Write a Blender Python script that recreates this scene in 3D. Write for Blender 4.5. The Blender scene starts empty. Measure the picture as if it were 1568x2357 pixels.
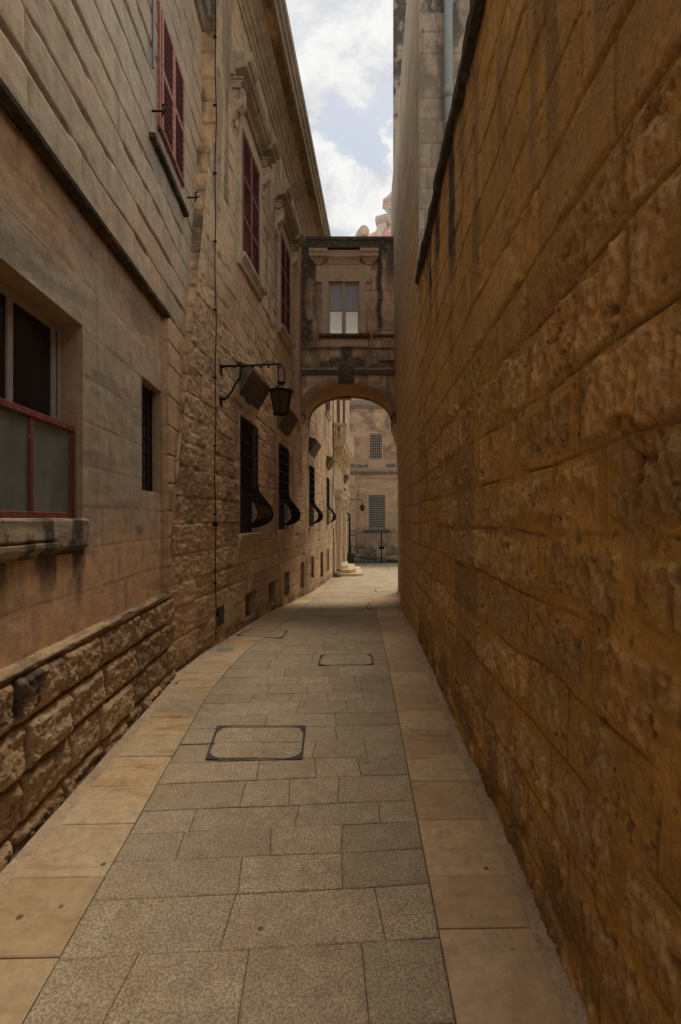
import bpy, math, random
import numpy as np
random.seed(7)
C = bpy.context.scene.collection
R = math.radians
F = 1090.0; CX = 784.0; HY = 1195.0; EYE = 1.6

# ------------------------------------------------------------------ materials
def newmat(name):
    m = bpy.data.materials.new(name); m.use_nodes = True
    nt = m.node_tree; nt.nodes.clear()
    out = nt.nodes.new('ShaderNodeOutputMaterial')
    b = nt.nodes.new('ShaderNodeBsdfPrincipled')
    nt.links.new(b.outputs[0], out.inputs[0])
    return m, nt, b
class NT:
    def __init__(s, nt): s.nt = nt
    def n(s, t, **k):
        nd = s.nt.nodes.new(t)
        for a, v in k.items(): setattr(nd, a, v)
        return nd
    def l(s, a, b): s.nt.links.new(a, b)
    def val(s, sock, v):
        if isinstance(v, (int, float, tuple, list)): sock.default_value = v if not isinstance(v, tuple) or len(v) != 3 or sock.type != 'RGBA' else (*v, 1)
        else: s.l(v, sock)
    def math(s, op, a, b=0.0, clamp=False):
        nd = s.n('ShaderNodeMath', operation=op, use_clamp=clamp); s.val(nd.inputs[0], a); s.val(nd.inputs[1], b); return nd.outputs[0]
    def mix(s, f, a, b, mode='MIX'):
        nd = s.n('ShaderNodeMix', data_type='RGBA', blend_type=mode); nd.clamp_factor = True
        s.val(nd.inputs[0], f); s.val(nd.inputs[6], a); s.val(nd.inputs[7], b); return nd.outputs[2]
    def rng(s, v, a, b, c=0.0, d=1.0, smooth=True):
        nd = s.n('ShaderNodeMapRange'); nd.interpolation_type = 'SMOOTHSTEP' if smooth else 'LINEAR'
        s.val(nd.inputs[0], v); nd.inputs[1].default_value = a; nd.inputs[2].default_value = b; nd.inputs[3].default_value = c; nd.inputs[4].default_value = d
        return nd.outputs[0]
    def coord(s, sc=(1, 1, 1), loc=(0, 0, 0), kind='Object'):
        tc = s.n('ShaderNodeTexCoord'); mp = s.n('ShaderNodeMapping')
        mp.inputs['Scale'].default_value = sc; mp.inputs['Location'].default_value = loc
        s.l(tc.outputs[kind], mp.inputs[0]); return mp.outputs[0]
    def noise(s, co, scale, detail=6, rough=.55, dist=0.0):
        nd = s.n('ShaderNodeTexNoise'); s.l(co, nd.inputs['Vector']); nd.inputs['Scale'].default_value = scale
        nd.inputs['Detail'].default_value = detail; nd.inputs['Roughness'].default_value = rough; nd.inputs['Distortion'].default_value = dist
        return nd.outputs[0]
    def vor(s, co, scale, feat='F1'):
        nd = s.n('ShaderNodeTexVoronoi', feature=feat); s.l(co, nd.inputs['Vector']); nd.inputs['Scale'].default_value = scale
        return nd.outputs['Distance']

def limestone(name, c1, c2, warm, mortar=(.3, .24, .15), dark=(.045, .04, .035), attr=True, fine=70, bump=.5, pits=0.0, streak=.35, tonegain=.35, grey=None, gscale=.5, lichen=0.0, warmz=None):
    m, nt, b = newmat(name); k = NT(nt)
    co = k.coord()
    n1 = k.noise(co, 1.1, 4, .6, .3); n2 = k.noise(co, 9, 5, .68); n3 = k.noise(co, fine, 4, .75)
    col = k.mix(k.rng(n1, .36, .64), c1, c2)
    n4 = k.noise(k.coord((1, 1, 1), (7.3, 2.1, 5)), 2.7, 4, .6, .6)
    col = k.mix(k.rng(n4, .5, .7, 0, .75), col, warm)
    if grey:
        n5 = k.noise(k.coord((1, 1, .6), (3, 9, 1)), gscale, 4, .62, .5)
        col = k.mix(k.rng(n5, .42, .62, 0, .85), col, grey)
    # rain streaks, stretched down the wall
    ns = k.noise(k.coord((7, 7, .35)), 1.0, 4, .6, .2)
    col = k.mix(k.math('MULTIPLY', k.rng(ns, .5, .72), streak), col, tuple(x * .5 for x in c1))
    if attr:
        at = k.n('ShaderNodeAttribute'); at.attribute_name = 'wc'
        sp = k.n('ShaderNodeSeparateColor'); k.l(at.outputs['Color'], sp.inputs[0])
        t = k.rng(sp.outputs[0], 0, 1, 1 - tonegain, 1 + tonegain, False)
        tc = k.n('ShaderNodeCombineColor')
        for i in range(3): k.l(t, tc.inputs[i])
        col = k.mix(1.0, col, tc.outputs[0], 'MULTIPLY')
        if warmz: col = k.mix(k.math('MULTIPLY', at.outputs['Alpha'], k.rng(n2, .25, .6, .55, 1.0)), col, warmz)
        mo = k.mix(k.rng(n1, .4, .6), mortar, tuple(x * 1.35 for x in mortar))
        col = k.mix(k.math('MULTIPLY', sp.outputs[1], .85), col, mo)
        st = k.math('MULTIPLY', sp.outputs[2], k.rng(n2, .25, .6, .6, 1.2), True)
        col = k.mix(k.math('MINIMUM', st, 1.0), col, k.mix(n4, dark, tuple(min(1, x * 2.1) for x in dark)))
    v = k.rng(n2, .3, .7, .8, 1.2, False); vc = k.n('ShaderNodeCombineColor')
    for i in range(3): k.l(v, vc.inputs[i])
    col = k.mix(1.0, col, vc.outputs[0], 'MULTIPLY')
    col = k.mix(k.rng(n3, .53, .66, 0, .5), col, tuple(x * .42 for x in c1))
    col = k.mix(k.rng(n3, .34, .46, .3, 0), col, tuple(min(.8, x * 1.5) for x in c1))
    if lichen:
        nl = k.noise(co, 16, 8, .72); col = k.mix(k.rng(nl, .54 - lichen * .1, .62, 0, .85), col, dark)
        nl2 = k.noise(k.coord((1, 1, 1), (4, 4, 4)), 30, 5, .7); col = k.mix(k.rng(nl2, .62, .68, 0, .5), col, (.42, .4, .34))
    h = k.math('ADD', k.math('MULTIPLY', n3, .35), k.math('MULTIPLY', n2, .8))
    if pits:
        pv = k.vor(co, 26)
        pm = k.math('MULTIPLY', k.rng(pv, .0, .32, 1, 0), k.rng(k.noise(co, 5, 3), .48, .62))
        h = k.math('SUBTRACT', h, k.math('MULTIPLY', pm, pits))
        col = k.mix(k.math('MULTIPLY', pm, .5), col, tuple(x * .4 for x in c1))  # pit shade painted into the colour, on top of the bump
    bp = k.n('ShaderNodeBump'); bp.inputs['Strength'].default_value = bump; bp.inputs['Distance'].default_value = .012
    k.l(h, bp.inputs['Height']); k.l(bp.outputs[0], b.inputs['Normal'])
    k.l(col, b.inputs['Base Color']); b.inputs['Roughness'].default_value = .93
    b.inputs['Specular IOR Level'].default_value = .15
    return m

def plain(name, c, rough=.6, metal=0.0, var=.25, bump=.15, scale=20, spec=.4, c2=None, chips=None):
    m, nt, b = newmat(name); k = NT(nt); co = k.coord()
    n = k.noise(co, scale, 6, .65); n2 = k.noise(co, scale * .2, 4, .6)
    col = k.mix(k.rng(n, .35, .7), c, c2 if c2 else tuple(x * (1 - var) for x in c))
    col = k.mix(k.rng(n2, .45, .7, 0, .5), col, tuple(x * (1 - var) for x in c))
    if chips: col = k.mix(k.rng(k.noise(k.coord((1, 1, .4), (5, 5, 5)), 38, 5, .7), .60, .64, 0, .85), col, chips)
    k.l(col, b.inputs['Base Color']); b.inputs['Roughness'].default_value = rough; b.inputs['Metallic'].default_value = metal
    b.inputs['Specular IOR Level'].default_value = spec
    bp = k.n('ShaderNodeBump'); bp.inputs['Strength'].default_value = bump; bp.inputs['Distance'].default_value = .004
    k.l(n, bp.inputs['Height']); k.l(bp.outputs[0], b.inputs['Normal'])
    return m

M = {}
M['render'] = limestone('grey_rendered_limestone', (.50, .385, .26), (.44, .34, .23), (.53, .365, .225), mortar=(.25, .175, .11), fine=90, bump=.4, streak=.35, tonegain=.08, grey=(.40, .335, .25), gscale=.45, warmz=(.62, .38, .205))
M['trim_render'] = limestone('limestone_trim', (.36, .29, .20), (.29, .235, .165), (.40, .27, .16), attr=False, bump=.4, streak=.5, grey=(.20, .18, .145), gscale=.9)
M['plinth'] = limestone('rusticated_limestone', (.47, .33, .195), (.39, .27, .155), (.46, .28, .14), mortar=(.22, .14, .08), fine=45, bump=1.1, pits=1.0, streak=.15, tonegain=.18)
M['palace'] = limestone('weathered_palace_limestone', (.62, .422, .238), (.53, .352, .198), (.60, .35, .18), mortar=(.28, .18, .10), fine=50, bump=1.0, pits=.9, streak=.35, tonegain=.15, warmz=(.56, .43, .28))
M['trim'] = limestone('carved_limestone', (.54, .42, .28), (.46, .35, .23), (.54, .36, .21), attr=False, bump=.4, streak=.5, grey=(.34, .28, .20), gscale=1.3)
M['trim_dark'] = limestone('lichen_stained_limestone', (.44, .345, .23), (.35, .27, .18), (.46, .31, .18), attr=False, bump=.5, streak=.8, grey=(.27, .225, .16), gscale=.7)
M['soffit'] = limestone('stained_cornice_limestone', (.50, .34, .19), (.36, .24, .13), (.55, .34, .15), attr=False, bump=.5, streak=.5, grey=(.13, .09, .055), gscale=1.6)
M['ochre'] = limestone('pitted_ochre_limestone', (.68, .45, .215), (.60, .375, .15), (.64, .37, .12), mortar=(.50, .285, .075), fine=48, bump=1.4, pits=.8, streak=.2, tonegain=.2)
M['sooty'] = limestone('soot_dark_limestone', (.16, .115, .075), (.09, .068, .048), (.24, .15, .08), attr=False, bump=.8, streak=.5)
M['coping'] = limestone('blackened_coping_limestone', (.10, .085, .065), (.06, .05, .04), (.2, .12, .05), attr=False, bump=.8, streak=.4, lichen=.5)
M['block'] = limestone('grey_block_limestone', (.42, .34, .24), (.36, .29, .21), (.42, .29, .18), mortar=(.18, .14, .10), bump=.5, pits=.4, streak=.4, tonegain=.15, grey=(.30, .26, .20), gscale=1.4)
M['bridge'] = limestone('bridge_limestone', (.62, .42, .27), (.52, .35, .225), (.60, .36, .19), mortar=(.20, .12, .07), dark=(.04, .034, .029), bump=.5, streak=.3, tonegain=.2, pits=.3)
M['bridge_trim'] = limestone('bridge_carved_limestone', (.62, .44, .30), (.54, .38, .26), (.58, .37, .22), attr=False, bump=.4, streak=.3)
M['bridge_shade'] = limestone('shaded_arch_limestone', (.36, .22, .12), (.28, .17, .09), (.40, .22, .10), attr=False, bump=.4, streak=.3)  # darker copy of the bridge stone; underside shade put into the colour
M['bridge_dark'] = limestone('bridge_sooty_limestone', (.15, .11, .075), (.10, .078, .055), (.25, .15, .08), attr=False, bump=.6, streak=.5, lichen=.45)
M['far'] = limestone('pink_grey_limestone', (.47, .325, .215), (.41, .285, .19), (.50, .31, .17), mortar=(.26, .18, .12), bump=.4, streak=.2, tonegain=.14, pits=.25)
M['far_trim'] = limestone('warm_moulded_limestone', (.48, .33, .20), (.42, .29, .18), (.52, .33, .17), attr=False, bump=.3, streak=.2)
M['pale'] = limestone('pale_corner_limestone', (.56, .42, .25), (.49, .36, .21), (.54, .35, .18), mortar=(.32, .23, .14), bump=.4, streak=.2, tonegain=.12)
M['pale_trim'] = limestone('pale_carved_limestone', (.58, .44, .27), (.50, .38, .23), (.54, .37, .20), attr=False, bump=.4, streak=.25)
M['rose'] = plain('rose_painted_dome', (.62, .33, .25), .85, var=.2, scale=2)
M['dome_stone'] = plain('dome_limestone', (.62, .52, .42), .9, var=.25, scale=3, c2=(.55, .40, .30))
M['iron'] = plain('black_wrought_iron', (.014, .012, .011), .75, 0, var=.4, bump=.4, scale=60, spec=.25)
M['oldiron'] = plain('worn_grey_iron_frame', (.075, .066, .055), .8, 0, var=.5, bump=.5, scale=30)
M['rust_iron'] = plain('rusty_iron', (.05, .026, .014), .8, .1, var=.4, bump=.4, scale=60)
M['red'] = plain('faded_red_paint', (.17, .032, .024), .6, var=.35, bump=.5, scale=40, c2=(.22, .06, .045), chips=(.36, .25, .19))
M['dark_red'] = plain('oxblood_louvre_paint', (.20, .04, .034), .55, var=.35, bump=.3, scale=40)
M['pink'] = plain('lit_pink_shutter_paint', (.44, .19, .15), .6, var=.35, bump=.4, scale=30, c2=(.26, .07, .055))  # lit, pinkish look of the frames put into the paint colour
M['white_frame'] = plain('grey_white_aluminium', (.50, .47, .44), .4, .1, var=.1, bump=.05)
M['beige_frame'] = plain('beige_painted_wood', (.44, .35, .24), .6, var=.2, bump=.2)
M['grey_pipe'] = plain('grey_green_pipe_paint', (.24, .27, .25), .5, var=.12, bump=.1, scale=8)
M['white_lattice'] = plain('pale_painted_lattice', (.62, .56, .48), .6, var=.15)
M['green_metal'] = plain('dark_green_enamel', (.012, .02, .014), .4, .1, var=.3)
M['interior'] = plain('unlit_interior_dark', (.03, .024, .02), .9)  # near-black stands in for the darkness inside openings
M['rock'] = limestone('loose_rock', (.36, .28, .19), (.22, .17, .12), (.3, .2, .12), attr=False, bump=1.0)
M['sign'] = plain('pale_enamel_plate', (.55, .55, .52), .4, var=.1)

def glass(name, c, rough=.08, spec=.5):
    m, nt, b = newmat(name); k = NT(nt)
    n = k.noise(k.coord(), 3, 4, .6)
    gz = k.noise(k.coord((3, 3, .5), (1, 2, 3)), 2.5, 5, .7)
    k.l(k.mix(k.rng(gz, .5, .75, 0, .5), k.mix(k.rng(n, .3, .7), c, tuple(x * .62 for x in c)), tuple(min(1, x * 1.35) for x in c)), b.inputs['Base Color'])
    b.inputs['Roughness'].default_value = rough; b.inputs['Specular IOR Level'].default_value = spec
    return m
M['dark_glass'] = glass('dark_window_glass', (.02, .015, .012), .12, .35)
M['frosted'] = glass('frosted_grey_glass', (.17, .19, .165), .35, .5)
M['blue_glass'] = glass('sky_reflection_pane', (.25, .42, .62), .2)  # sky reflection painted as a blue base colour
def translucent_glass(name, c, f):
    m = bpy.data.materials.new(name); m.use_nodes = True; nt = m.node_tree; nt.nodes.clear(); k = NT(nt)
    out = k.n('ShaderNodeOutputMaterial'); t = k.n('ShaderNodeBsdfTranslucent'); g = k.n('ShaderNodeBsdfPrincipled')
    g.inputs['Roughness'].default_value = .15; k.val(g.inputs['Base Color'], c)
    k.val(t.inputs[0], tuple(min(1, x * 1.15) for x in c)); mx = k.n('ShaderNodeMixShader'); mx.inputs[0].default_value = f
    k.l(t.outputs[0], mx.inputs[2]); k.l(g.outputs[0], mx.inputs[1]); k.l(mx.outputs[0], out.inputs[0]); return m
M['white_glass'] = translucent_glass('white_frosted_pane', (.97, .97, .97), .92)
M['grey_glass'] = translucent_glass('grey_frosted_pane', (.52, .52, .56), .85)  # upper panes darker: fall-off of light up the window put into the colour
M['amber'] = translucent_glass('amber_lantern_glass', (.16, .075, .02), .6)

def paving(name, c1, c2, warm, speck, speckscale, mott, smooth=False):
    m, nt, b = newmat(name); k = NT(nt); co = k.coord()
    at = k.n('ShaderNodeAttribute'); at.attribute_name = 'wc'
    sp = k.n('ShaderNodeSeparateColor'); k.l(at.outputs['Color'], sp.inputs[0])
    col = k.mix(sp.outputs[1], c1, c2); n1 = k.noise(co, 2.2, 6, .6, .4); n2 = k.noise(co, 11, 7, .65)
    col = k.mix(k.rng(n1, .45, .72, 0, .7), col, warm)
    ds = k.noise(k.coord((1, 1, 1), (2, 5, 0)), 1.3, 5, .6, .5)
    col = k.mix(k.rng(ds, .5, .75, 0, .45), col, tuple(x * .45 for x in c1))
    t = k.rng(sp.outputs[0], 0, 1, .84, 1.12, False); tc = k.n('ShaderNodeCombineColor')
    for i in range(3): k.l(t, tc.inputs[i])
    col = k.mix(1.0, col, tc.outputs[0], 'MULTIPLY')
    s1 = k.noise(co, speckscale, 2.5, .55, .6)
    sm = k.rng(s1, .46, .54); col = k.mix(k.math('MULTIPLY', sm, mott), col, speck)
    if smooth:
        n3 = k.noise(k.coord((1.2, 5, 1)), 1.6, 6, .6, .8); col = k.mix(k.rng(n3, .52, .7, 0, .75), col, (.36, .19, .07))
        spv = k.vor(k.coord((1, 1, .05)), 6.5); spm = k.math('MULTIPLY', k.rng(spv, .07, .10, 1, 0), k.rng(k.noise(co, 3.3, 2), .46, .5))
        col = k.mix(k.math('MULTIPLY', spm, .8), col, (.05, .045, .04))
        n7 = k.noise(co, 5, 7, .7); col = k.mix(k.rng(n7, .56, .75, 0, .5), col, (.2, .17, .14))
    else:
        spv = k.vor(k.coord((1, 1, .05)), 5); spm = k.math('MULTIPLY', k.rng(spv, .04, .07, 1, 0), k.rng(k.noise(co, 4.3, 2), .5, .56))
        col = k.mix(k.math('MULTIPLY', spm, .8), col, (.05, .045, .04))
    v = k.rng(n2, .3, .7, .82, 1.15, False); vc = k.n('ShaderNodeCombineColor')
    for i in range(3): k.l(v, vc.inputs[i])
    col = k.mix(1.0, col, vc.outputs[0], 'MULTIPLY')
    k.l(col, b.inputs['Base Color']); b.inputs['Roughness'].default_value = .5 if smooth else .72
    b.inputs['Specular IOR Level'].default_value = .35
    bp = k.n('ShaderNodeBump'); bp.inputs['Strength'].default_value = .25 if smooth else .6; bp.inputs['Distance'].default_value = .004
    k.l(k.math('ADD', k.math('MULTIPLY', s1, -1.2 if not smooth else .2), n2), bp.inputs['Height']); k.l(bp.outputs[0], b.inputs['Normal'])
    return m
M['setts'] = paving('mottled_paving_stone', (.52, .42, .27), (.46, .365, .235), (.44, .31, .17), (.21, .17, .12), 115, .75)
M['slabs'] = paving('smooth_border_slab', (.57, .435, .27), (.56, .365, .175), (.54, .325, .14), (.36, .28, .18), 30, .3, True)
M['bed'] = plain('dark_paving_joint', (.13, .11, .085), .95, var=.4, scale=30)
M['kerbmortar'] = limestone('pink_mortar_strip', (.52, .39, .26), (.43, .32, .21), (.52, .35, .20), attr=False, bump=1.0)
M['plaza'] = plain('pale_plaza_paving', (.42, .33, .22), .85, var=.2, scale=3)

# ------------------------------------------------------------------ object helpers
ROOT = {}
def tag(o, label, cat, group=None, kind=None):
    if label: o['label'] = label
    if cat: o['category'] = cat
    if group: o['group'] = group
    if kind: o['kind'] = kind
    return o
def thing(name, loc, label, cat, group=None):
    o = bpy.data.objects.new(name, None); o.empty_display_size = .2; C.objects.link(o); o.location = loc; ROOT[o] = loc
    return tag(o, label, cat, group)
def link(name, me, mat, parent, origin):
    o = bpy.data.objects.new(name, me); C.objects.link(o)
    for mm in (mat if isinstance(mat, list) else [mat]): me.materials.append(mm)
    if parent is not None: o.parent = parent; ROOT[o] = ROOT[parent]
    else: o.location = origin; ROOT[o] = origin
    return o
ident = lambda u, p, z: (u, p, z)
class MB:
    def __init__(s, mp=ident): s.v = []; s.f = []; s.m = mp
    def poly(s, pts, mp=None):
        mp = mp or s.m; i = len(s.v); s.v += [mp(*p) for p in pts]; s.f.append(tuple(range(i, i + len(pts)))); return s
    def box(s, u0, u1, p0, p1, z0, z1, nu=1, mp=None):
        mp = mp or s.m
        return s.prism([(p0, z0), (p1, z0), (p1, z1), (p0, z1)], u0, u1, nu, mp)
    def prism(s, prof, u0, u1, nu=1, mp=None, s0=None):
        mp = mp or s.m; n = len(prof); b = len(s.v)
        for i in range(nu + 1):
            u = u0 + (u1 - u0) * i / nu
            for (p, z) in prof: s.v.append(mp(u, p, z))
        for i in range(nu):
            for j in range(n):
                a = b + i * n + j; c = b + i * n + (j + 1) % n
                s.f.append((a, c, c + n, a + n))
        s.f.append(tuple(b + j for j in range(n))[::-1]); s.f.append(tuple(b + nu * n + j for j in range(n)))
        return s
    def tube(s, pts, r, seg=6, mp=None):
        mp = mp or s.m
        P = np.array([mp(*p) for p in pts], float); n = len(P)
        rr = r if isinstance(r, (list, tuple)) else [r] * n
        b = len(s.v); up = None
        for i in range(n):
            t = P[min(i + 1, n - 1)] - P[max(i - 1, 0)]; t /= (np.linalg.norm(t) + 1e-9)
            if up is None: a = np.array([0, 0, 1.]) if abs(t[2]) < .8 else np.array([1., 0, 0])
            else: a = up
            x = np.cross(t, a); x /= (np.linalg.norm(x) + 1e-9); y = np.cross(x, t); up = y
            for j in range(seg):
                an = 2 * math.pi * j / seg; s.v.append(tuple(P[i] + rr[i] * (math.cos(an) * x + math.sin(an) * y)))
        for i in range(n - 1):
            for j in range(seg):
                a = b + i * seg + j; c = b + i * seg + (j + 1) % seg; s.f.append((a, c, c + seg, a + seg))
        s.f.append(tuple(b + j for j in range(seg))[::-1]); s.f.append(tuple(b + (n - 1) * seg + j for j in range(seg)))
        return s
    def lathe(s, prof, cx, cy, seg=12, a0=0.0, mp=None, sx=1, sy=1):
        mp = mp or s.m; b = len(s.v); n = len(prof)
        for (r, z) in prof:
            for j in range(seg):
                an = a0 + 2 * math.pi * j / seg; s.v.append(mp(cx + sx * r * math.cos(an), cy + sy * r * math.sin(an), z))
        for i in range(n - 1):
            for j in range(seg):
                a = b + i * seg + j; c = b + i * seg + (j + 1) % seg; s.f.append((a, c, c + seg, a + seg))
        s.f.append(tuple(b + j for j in range(seg))[::-1]); s.f.append(tuple(b + (n - 1) * seg + j for j in range(seg)))
        return s
    def build(s, name, mat, parent=None, origin=(0, 0, 0), smooth=False, bevel=0.0):
        o0 = ROOT[parent] if parent is not None else origin
        me = bpy.data.meshes.new(name)
        me.from_pydata([(x - o0[0], y - o0[1], z - o0[2]) for x, y, z in s.v], [], s.f)
        bm = __import__('bmesh').new(); bm.from_mesh(me)
        __import__('bmesh').ops.recalc_face_normals(bm, faces=bm.faces); bm.to_mesh(me); bm.free()
        if smooth:
            for p in me.polygons: p.use_smooth = True
        o = link(name, me, mat, parent, origin)
        if bevel:
            b = o.modifiers.new('bevel', 'BEVEL'); b.width = bevel; b.segments = 2; b.limit_method = 'ANGLE'; b.angle_limit = R(40)
        return o

# ------------------------------------------------------------------ numpy noise and wall sheets
def _h(ix, iy, s):
    n = (ix.astype(np.int64) * 374761393 + iy.astype(np.int64) * 668265263 + s * 1442695041) & 0xffffffff
    n = ((n ^ (n >> 13)) * 1274126177) & 0xffffffff
    return ((n ^ (n >> 16)) & 0xffff) / 65535.0
def vn(x, y, s=0):
    ix = np.floor(x); iy = np.floor(y); fx = x - ix; fy = y - iy
    fx = fx * fx * (3 - 2 * fx); fy = fy * fy * (3 - 2 * fy)
    a = _h(ix, iy, s); b = _h(ix + 1, iy, s); c = _h(ix, iy + 1, s); d = _h(ix + 1, iy + 1, s)
    return (a * (1 - fx) + b * fx) * (1 - fy) + (c * (1 - fx) + d * fx) * fy
def fbm(x, y, s=0, o=4, g=.5):
    t = 0; a = 1; n = 0
    for i in range(o): t = t + a * vn(x * 2 ** i + 17 * i, y * 2 ** i + 31 * i, s + i); n += a; a *= g
    return t / n
def vl(x, y, s=0):
    ix = np.floor(x); iy = np.floor(y); fx = x - ix; fy = y - iy; up = fx + fy > 1
    a = _h(ix, iy, s); b = _h(ix + 1, iy, s); c = _h(ix, iy + 1, s); d = _h(ix + 1, iy + 1, s)
    return np.where(up, d + (c - d) * (1 - fx) + (b - d) * (1 - fy), a + (b - a) * fx + (c - a) * fy)
def facet(x, y, s=0, o=3, g=.55):
    t = 0; a = 1; n = 0
    for i in range(o):
        c_, s_ = math.cos(i * 1.1 + .4), math.sin(i * 1.1 + .4); t = t + a * vl((x * c_ + y * s_) * 2 ** i + 17 * i, (-x * s_ + y * c_) * 2 ** i + 31 * i, s + i); n += a; a *= g
    return t / n
def sst(x, a, b):
    t = np.clip((x - a) / (b - a), 0, 1); return t * t * (3 - 2 * t)
def blocks(U, V, rows, lmin, lmax, seed, wob=.01, u0=-10, u1=40):
    rg = random.Random(seed)
    Uw = U + (fbm(U * 2.5, V * 2.5, seed + 5, 3) - .5) * wob * 2
    Vw = V + (fbm(U * 1.6, V * 3, seed + 9, 3) - .5) * wob * 2
    rows = np.array(rows); ri = np.clip(np.searchsorted(rows, Vw) - 1, 0, len(rows) - 2)
    dv = np.minimum(np.abs(Vw - rows[ri]), np.abs(rows[ri + 1] - Vw))
    tone = np.zeros_like(U); du = np.full_like(U, 9.0); cu = np.zeros_like(U)
    for r in range(len(rows) - 1):
        js = [u0 + rg.random() * lmax]
        while js[-1] < u1: js.append(js[-1] + rg.uniform(lmin, lmax))
        js = np.array(js); mk = ri == r
        if not mk.any(): continue
        uu = Uw[mk]; ji = np.clip(np.searchsorted(js, uu) - 1, 0, len(js) - 2)
        du[mk] = np.minimum(np.abs(uu - js[ji]), np.abs(js[ji + 1] - uu))
        tone[mk] = _h(ji.astype(float), np.full(ji.shape, float(r)), seed)
        cu[mk] = (uu - (js[ji] + js[ji + 1]) / 2) / (js[ji + 1] - js[ji])
    return tone, np.minimum(du, dv), du, dv, cu
def mkrows(z0, z1, a, b, seed):
    rg = random.Random(seed); r = [z0]
    while r[-1] < z1: r.append(r[-1] + rg.uniform(a, b))
    return r
def axis(a, b, step, marks=()):
    g = [a]
    while g[-1] < b: g.append(g[-1] + (step(g[-1]) if callable(step) else step))
    g = [x for x in g if x < b - 1e-4] + [b]
    marks = [m for m in marks if a < m < b]
    g = [x for x in g if all(abs(x - m) > 1e-3 for m in marks)] + list(marks)
    return np.array(sorted(g))
def sheet(name, us, vs, func, mat, parent, holes=(), flip=False, origin=(0, 0, 0)):
    """func(U,V) -> (X,Y,Z, tone, mortar, stain) arrays; one continuous stone surface, cells in holes left open"""
    U, V = np.meshgrid(us, vs); res = func(U, V); X, Y, Z, t, m_, s_ = res[:6]
    o0 = ROOT[parent] if parent is not None else origin
    co = np.stack([X - o0[0], Y - o0[1], Z - o0[2]], -1).reshape(-1, 3)
    nv, nu = U.shape
    idx = np.arange(nv * nu).reshape(nv, nu)
    uc = (U[:-1, :-1] + U[1:, 1:]) / 2; vc = (V[:-1, :-1] + V[1:, 1:]) / 2
    keep = np.ones(uc.shape, bool)
    for (a, b, c, d) in holes: keep &= ~((uc > a) & (uc < b) & (vc > c) & (vc < d))
    q = np.stack([idx[:-1, :-1], idx[:-1, 1:], idx[1:, 1:], idx[1:, :-1]], -1)[keep]
    if flip: q = q[:, ::-1]
    me = bpy.data.meshes.new(name); n = len(q)
    me.vertices.add(len(co)); me.vertices.foreach_set('co', co.astype(np.float32).ravel())
    me.loops.add(n * 4); me.loops.foreach_set('vertex_index', q.astype(np.int32).ravel())
    me.polygons.add(n); me.polygons.foreach_set('loop_start', np.arange(0, n * 4, 4, dtype=np.int32))
    me.polygons.foreach_set('use_smooth', np.ones(n, bool))
    me.update(calc_edges=True)
    at = me.attributes.new('wc', 'FLOAT_COLOR', 'POINT')
    col = np.stack([np.broadcast_to(a, U.shape) for a in (t, m_, s_, res[6] if len(res) > 6 else np.zeros_like(U))], -1).astype(np.float32)
    at.data.foreach_set('color', np.clip(col, 0, 1).ravel())
    return link(name, me, mat, parent, origin)

# ------------------------------------------------------------------ plan of the place
def zg(Y):
    return float(np.interp(Y, [-5, 5.5, 7, 9, 11, 14, 19.5, 27, 60], [0, 0, -.06, -.16, -.33, -.55, -.78, -.95, -1.3]))
XA = lambda Y: -1.50 - .05 * Y            # near left house, lower face
XB = lambda Y: -2.15 + .0954 * Y          # palace
XCl = lambda Y: .709 + .0516 * Y          # right wall line
def XC(Y, z):
    l = XCl(Y); return l + np.maximum(0, .1265 * Y - l) * (1 - sst(z, 0, 7.5))
mA = lambda u, p, z: (XA(u) + p, u, z)
mA2 = lambda u, p, z: (XA(u) + .04 + p, u, z)
mB = lambda u, p, z: (XB(u) + p, u, z)
mC = lambda u, p, z: (float(XC(np.float64(u), np.float64(z))) - p, u, z)

def reveal(mb, u0, u1, z0, z1, d, back=True):
    """the four sides of an opening, thick, and its closing wall behind"""
    t = .05
    mb.box(u0 - t, u0, -d, -.004, z0 - t, z1 + t); mb.box(u1, u1 + t, -d, -.004, z0 - t, z1 + t)
    mb.box(u0, u1, -d, -.004, z1, z1 + t); mb.box(u0, u1, -d, -.004, z0 - t, z0)
    return mb

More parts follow.
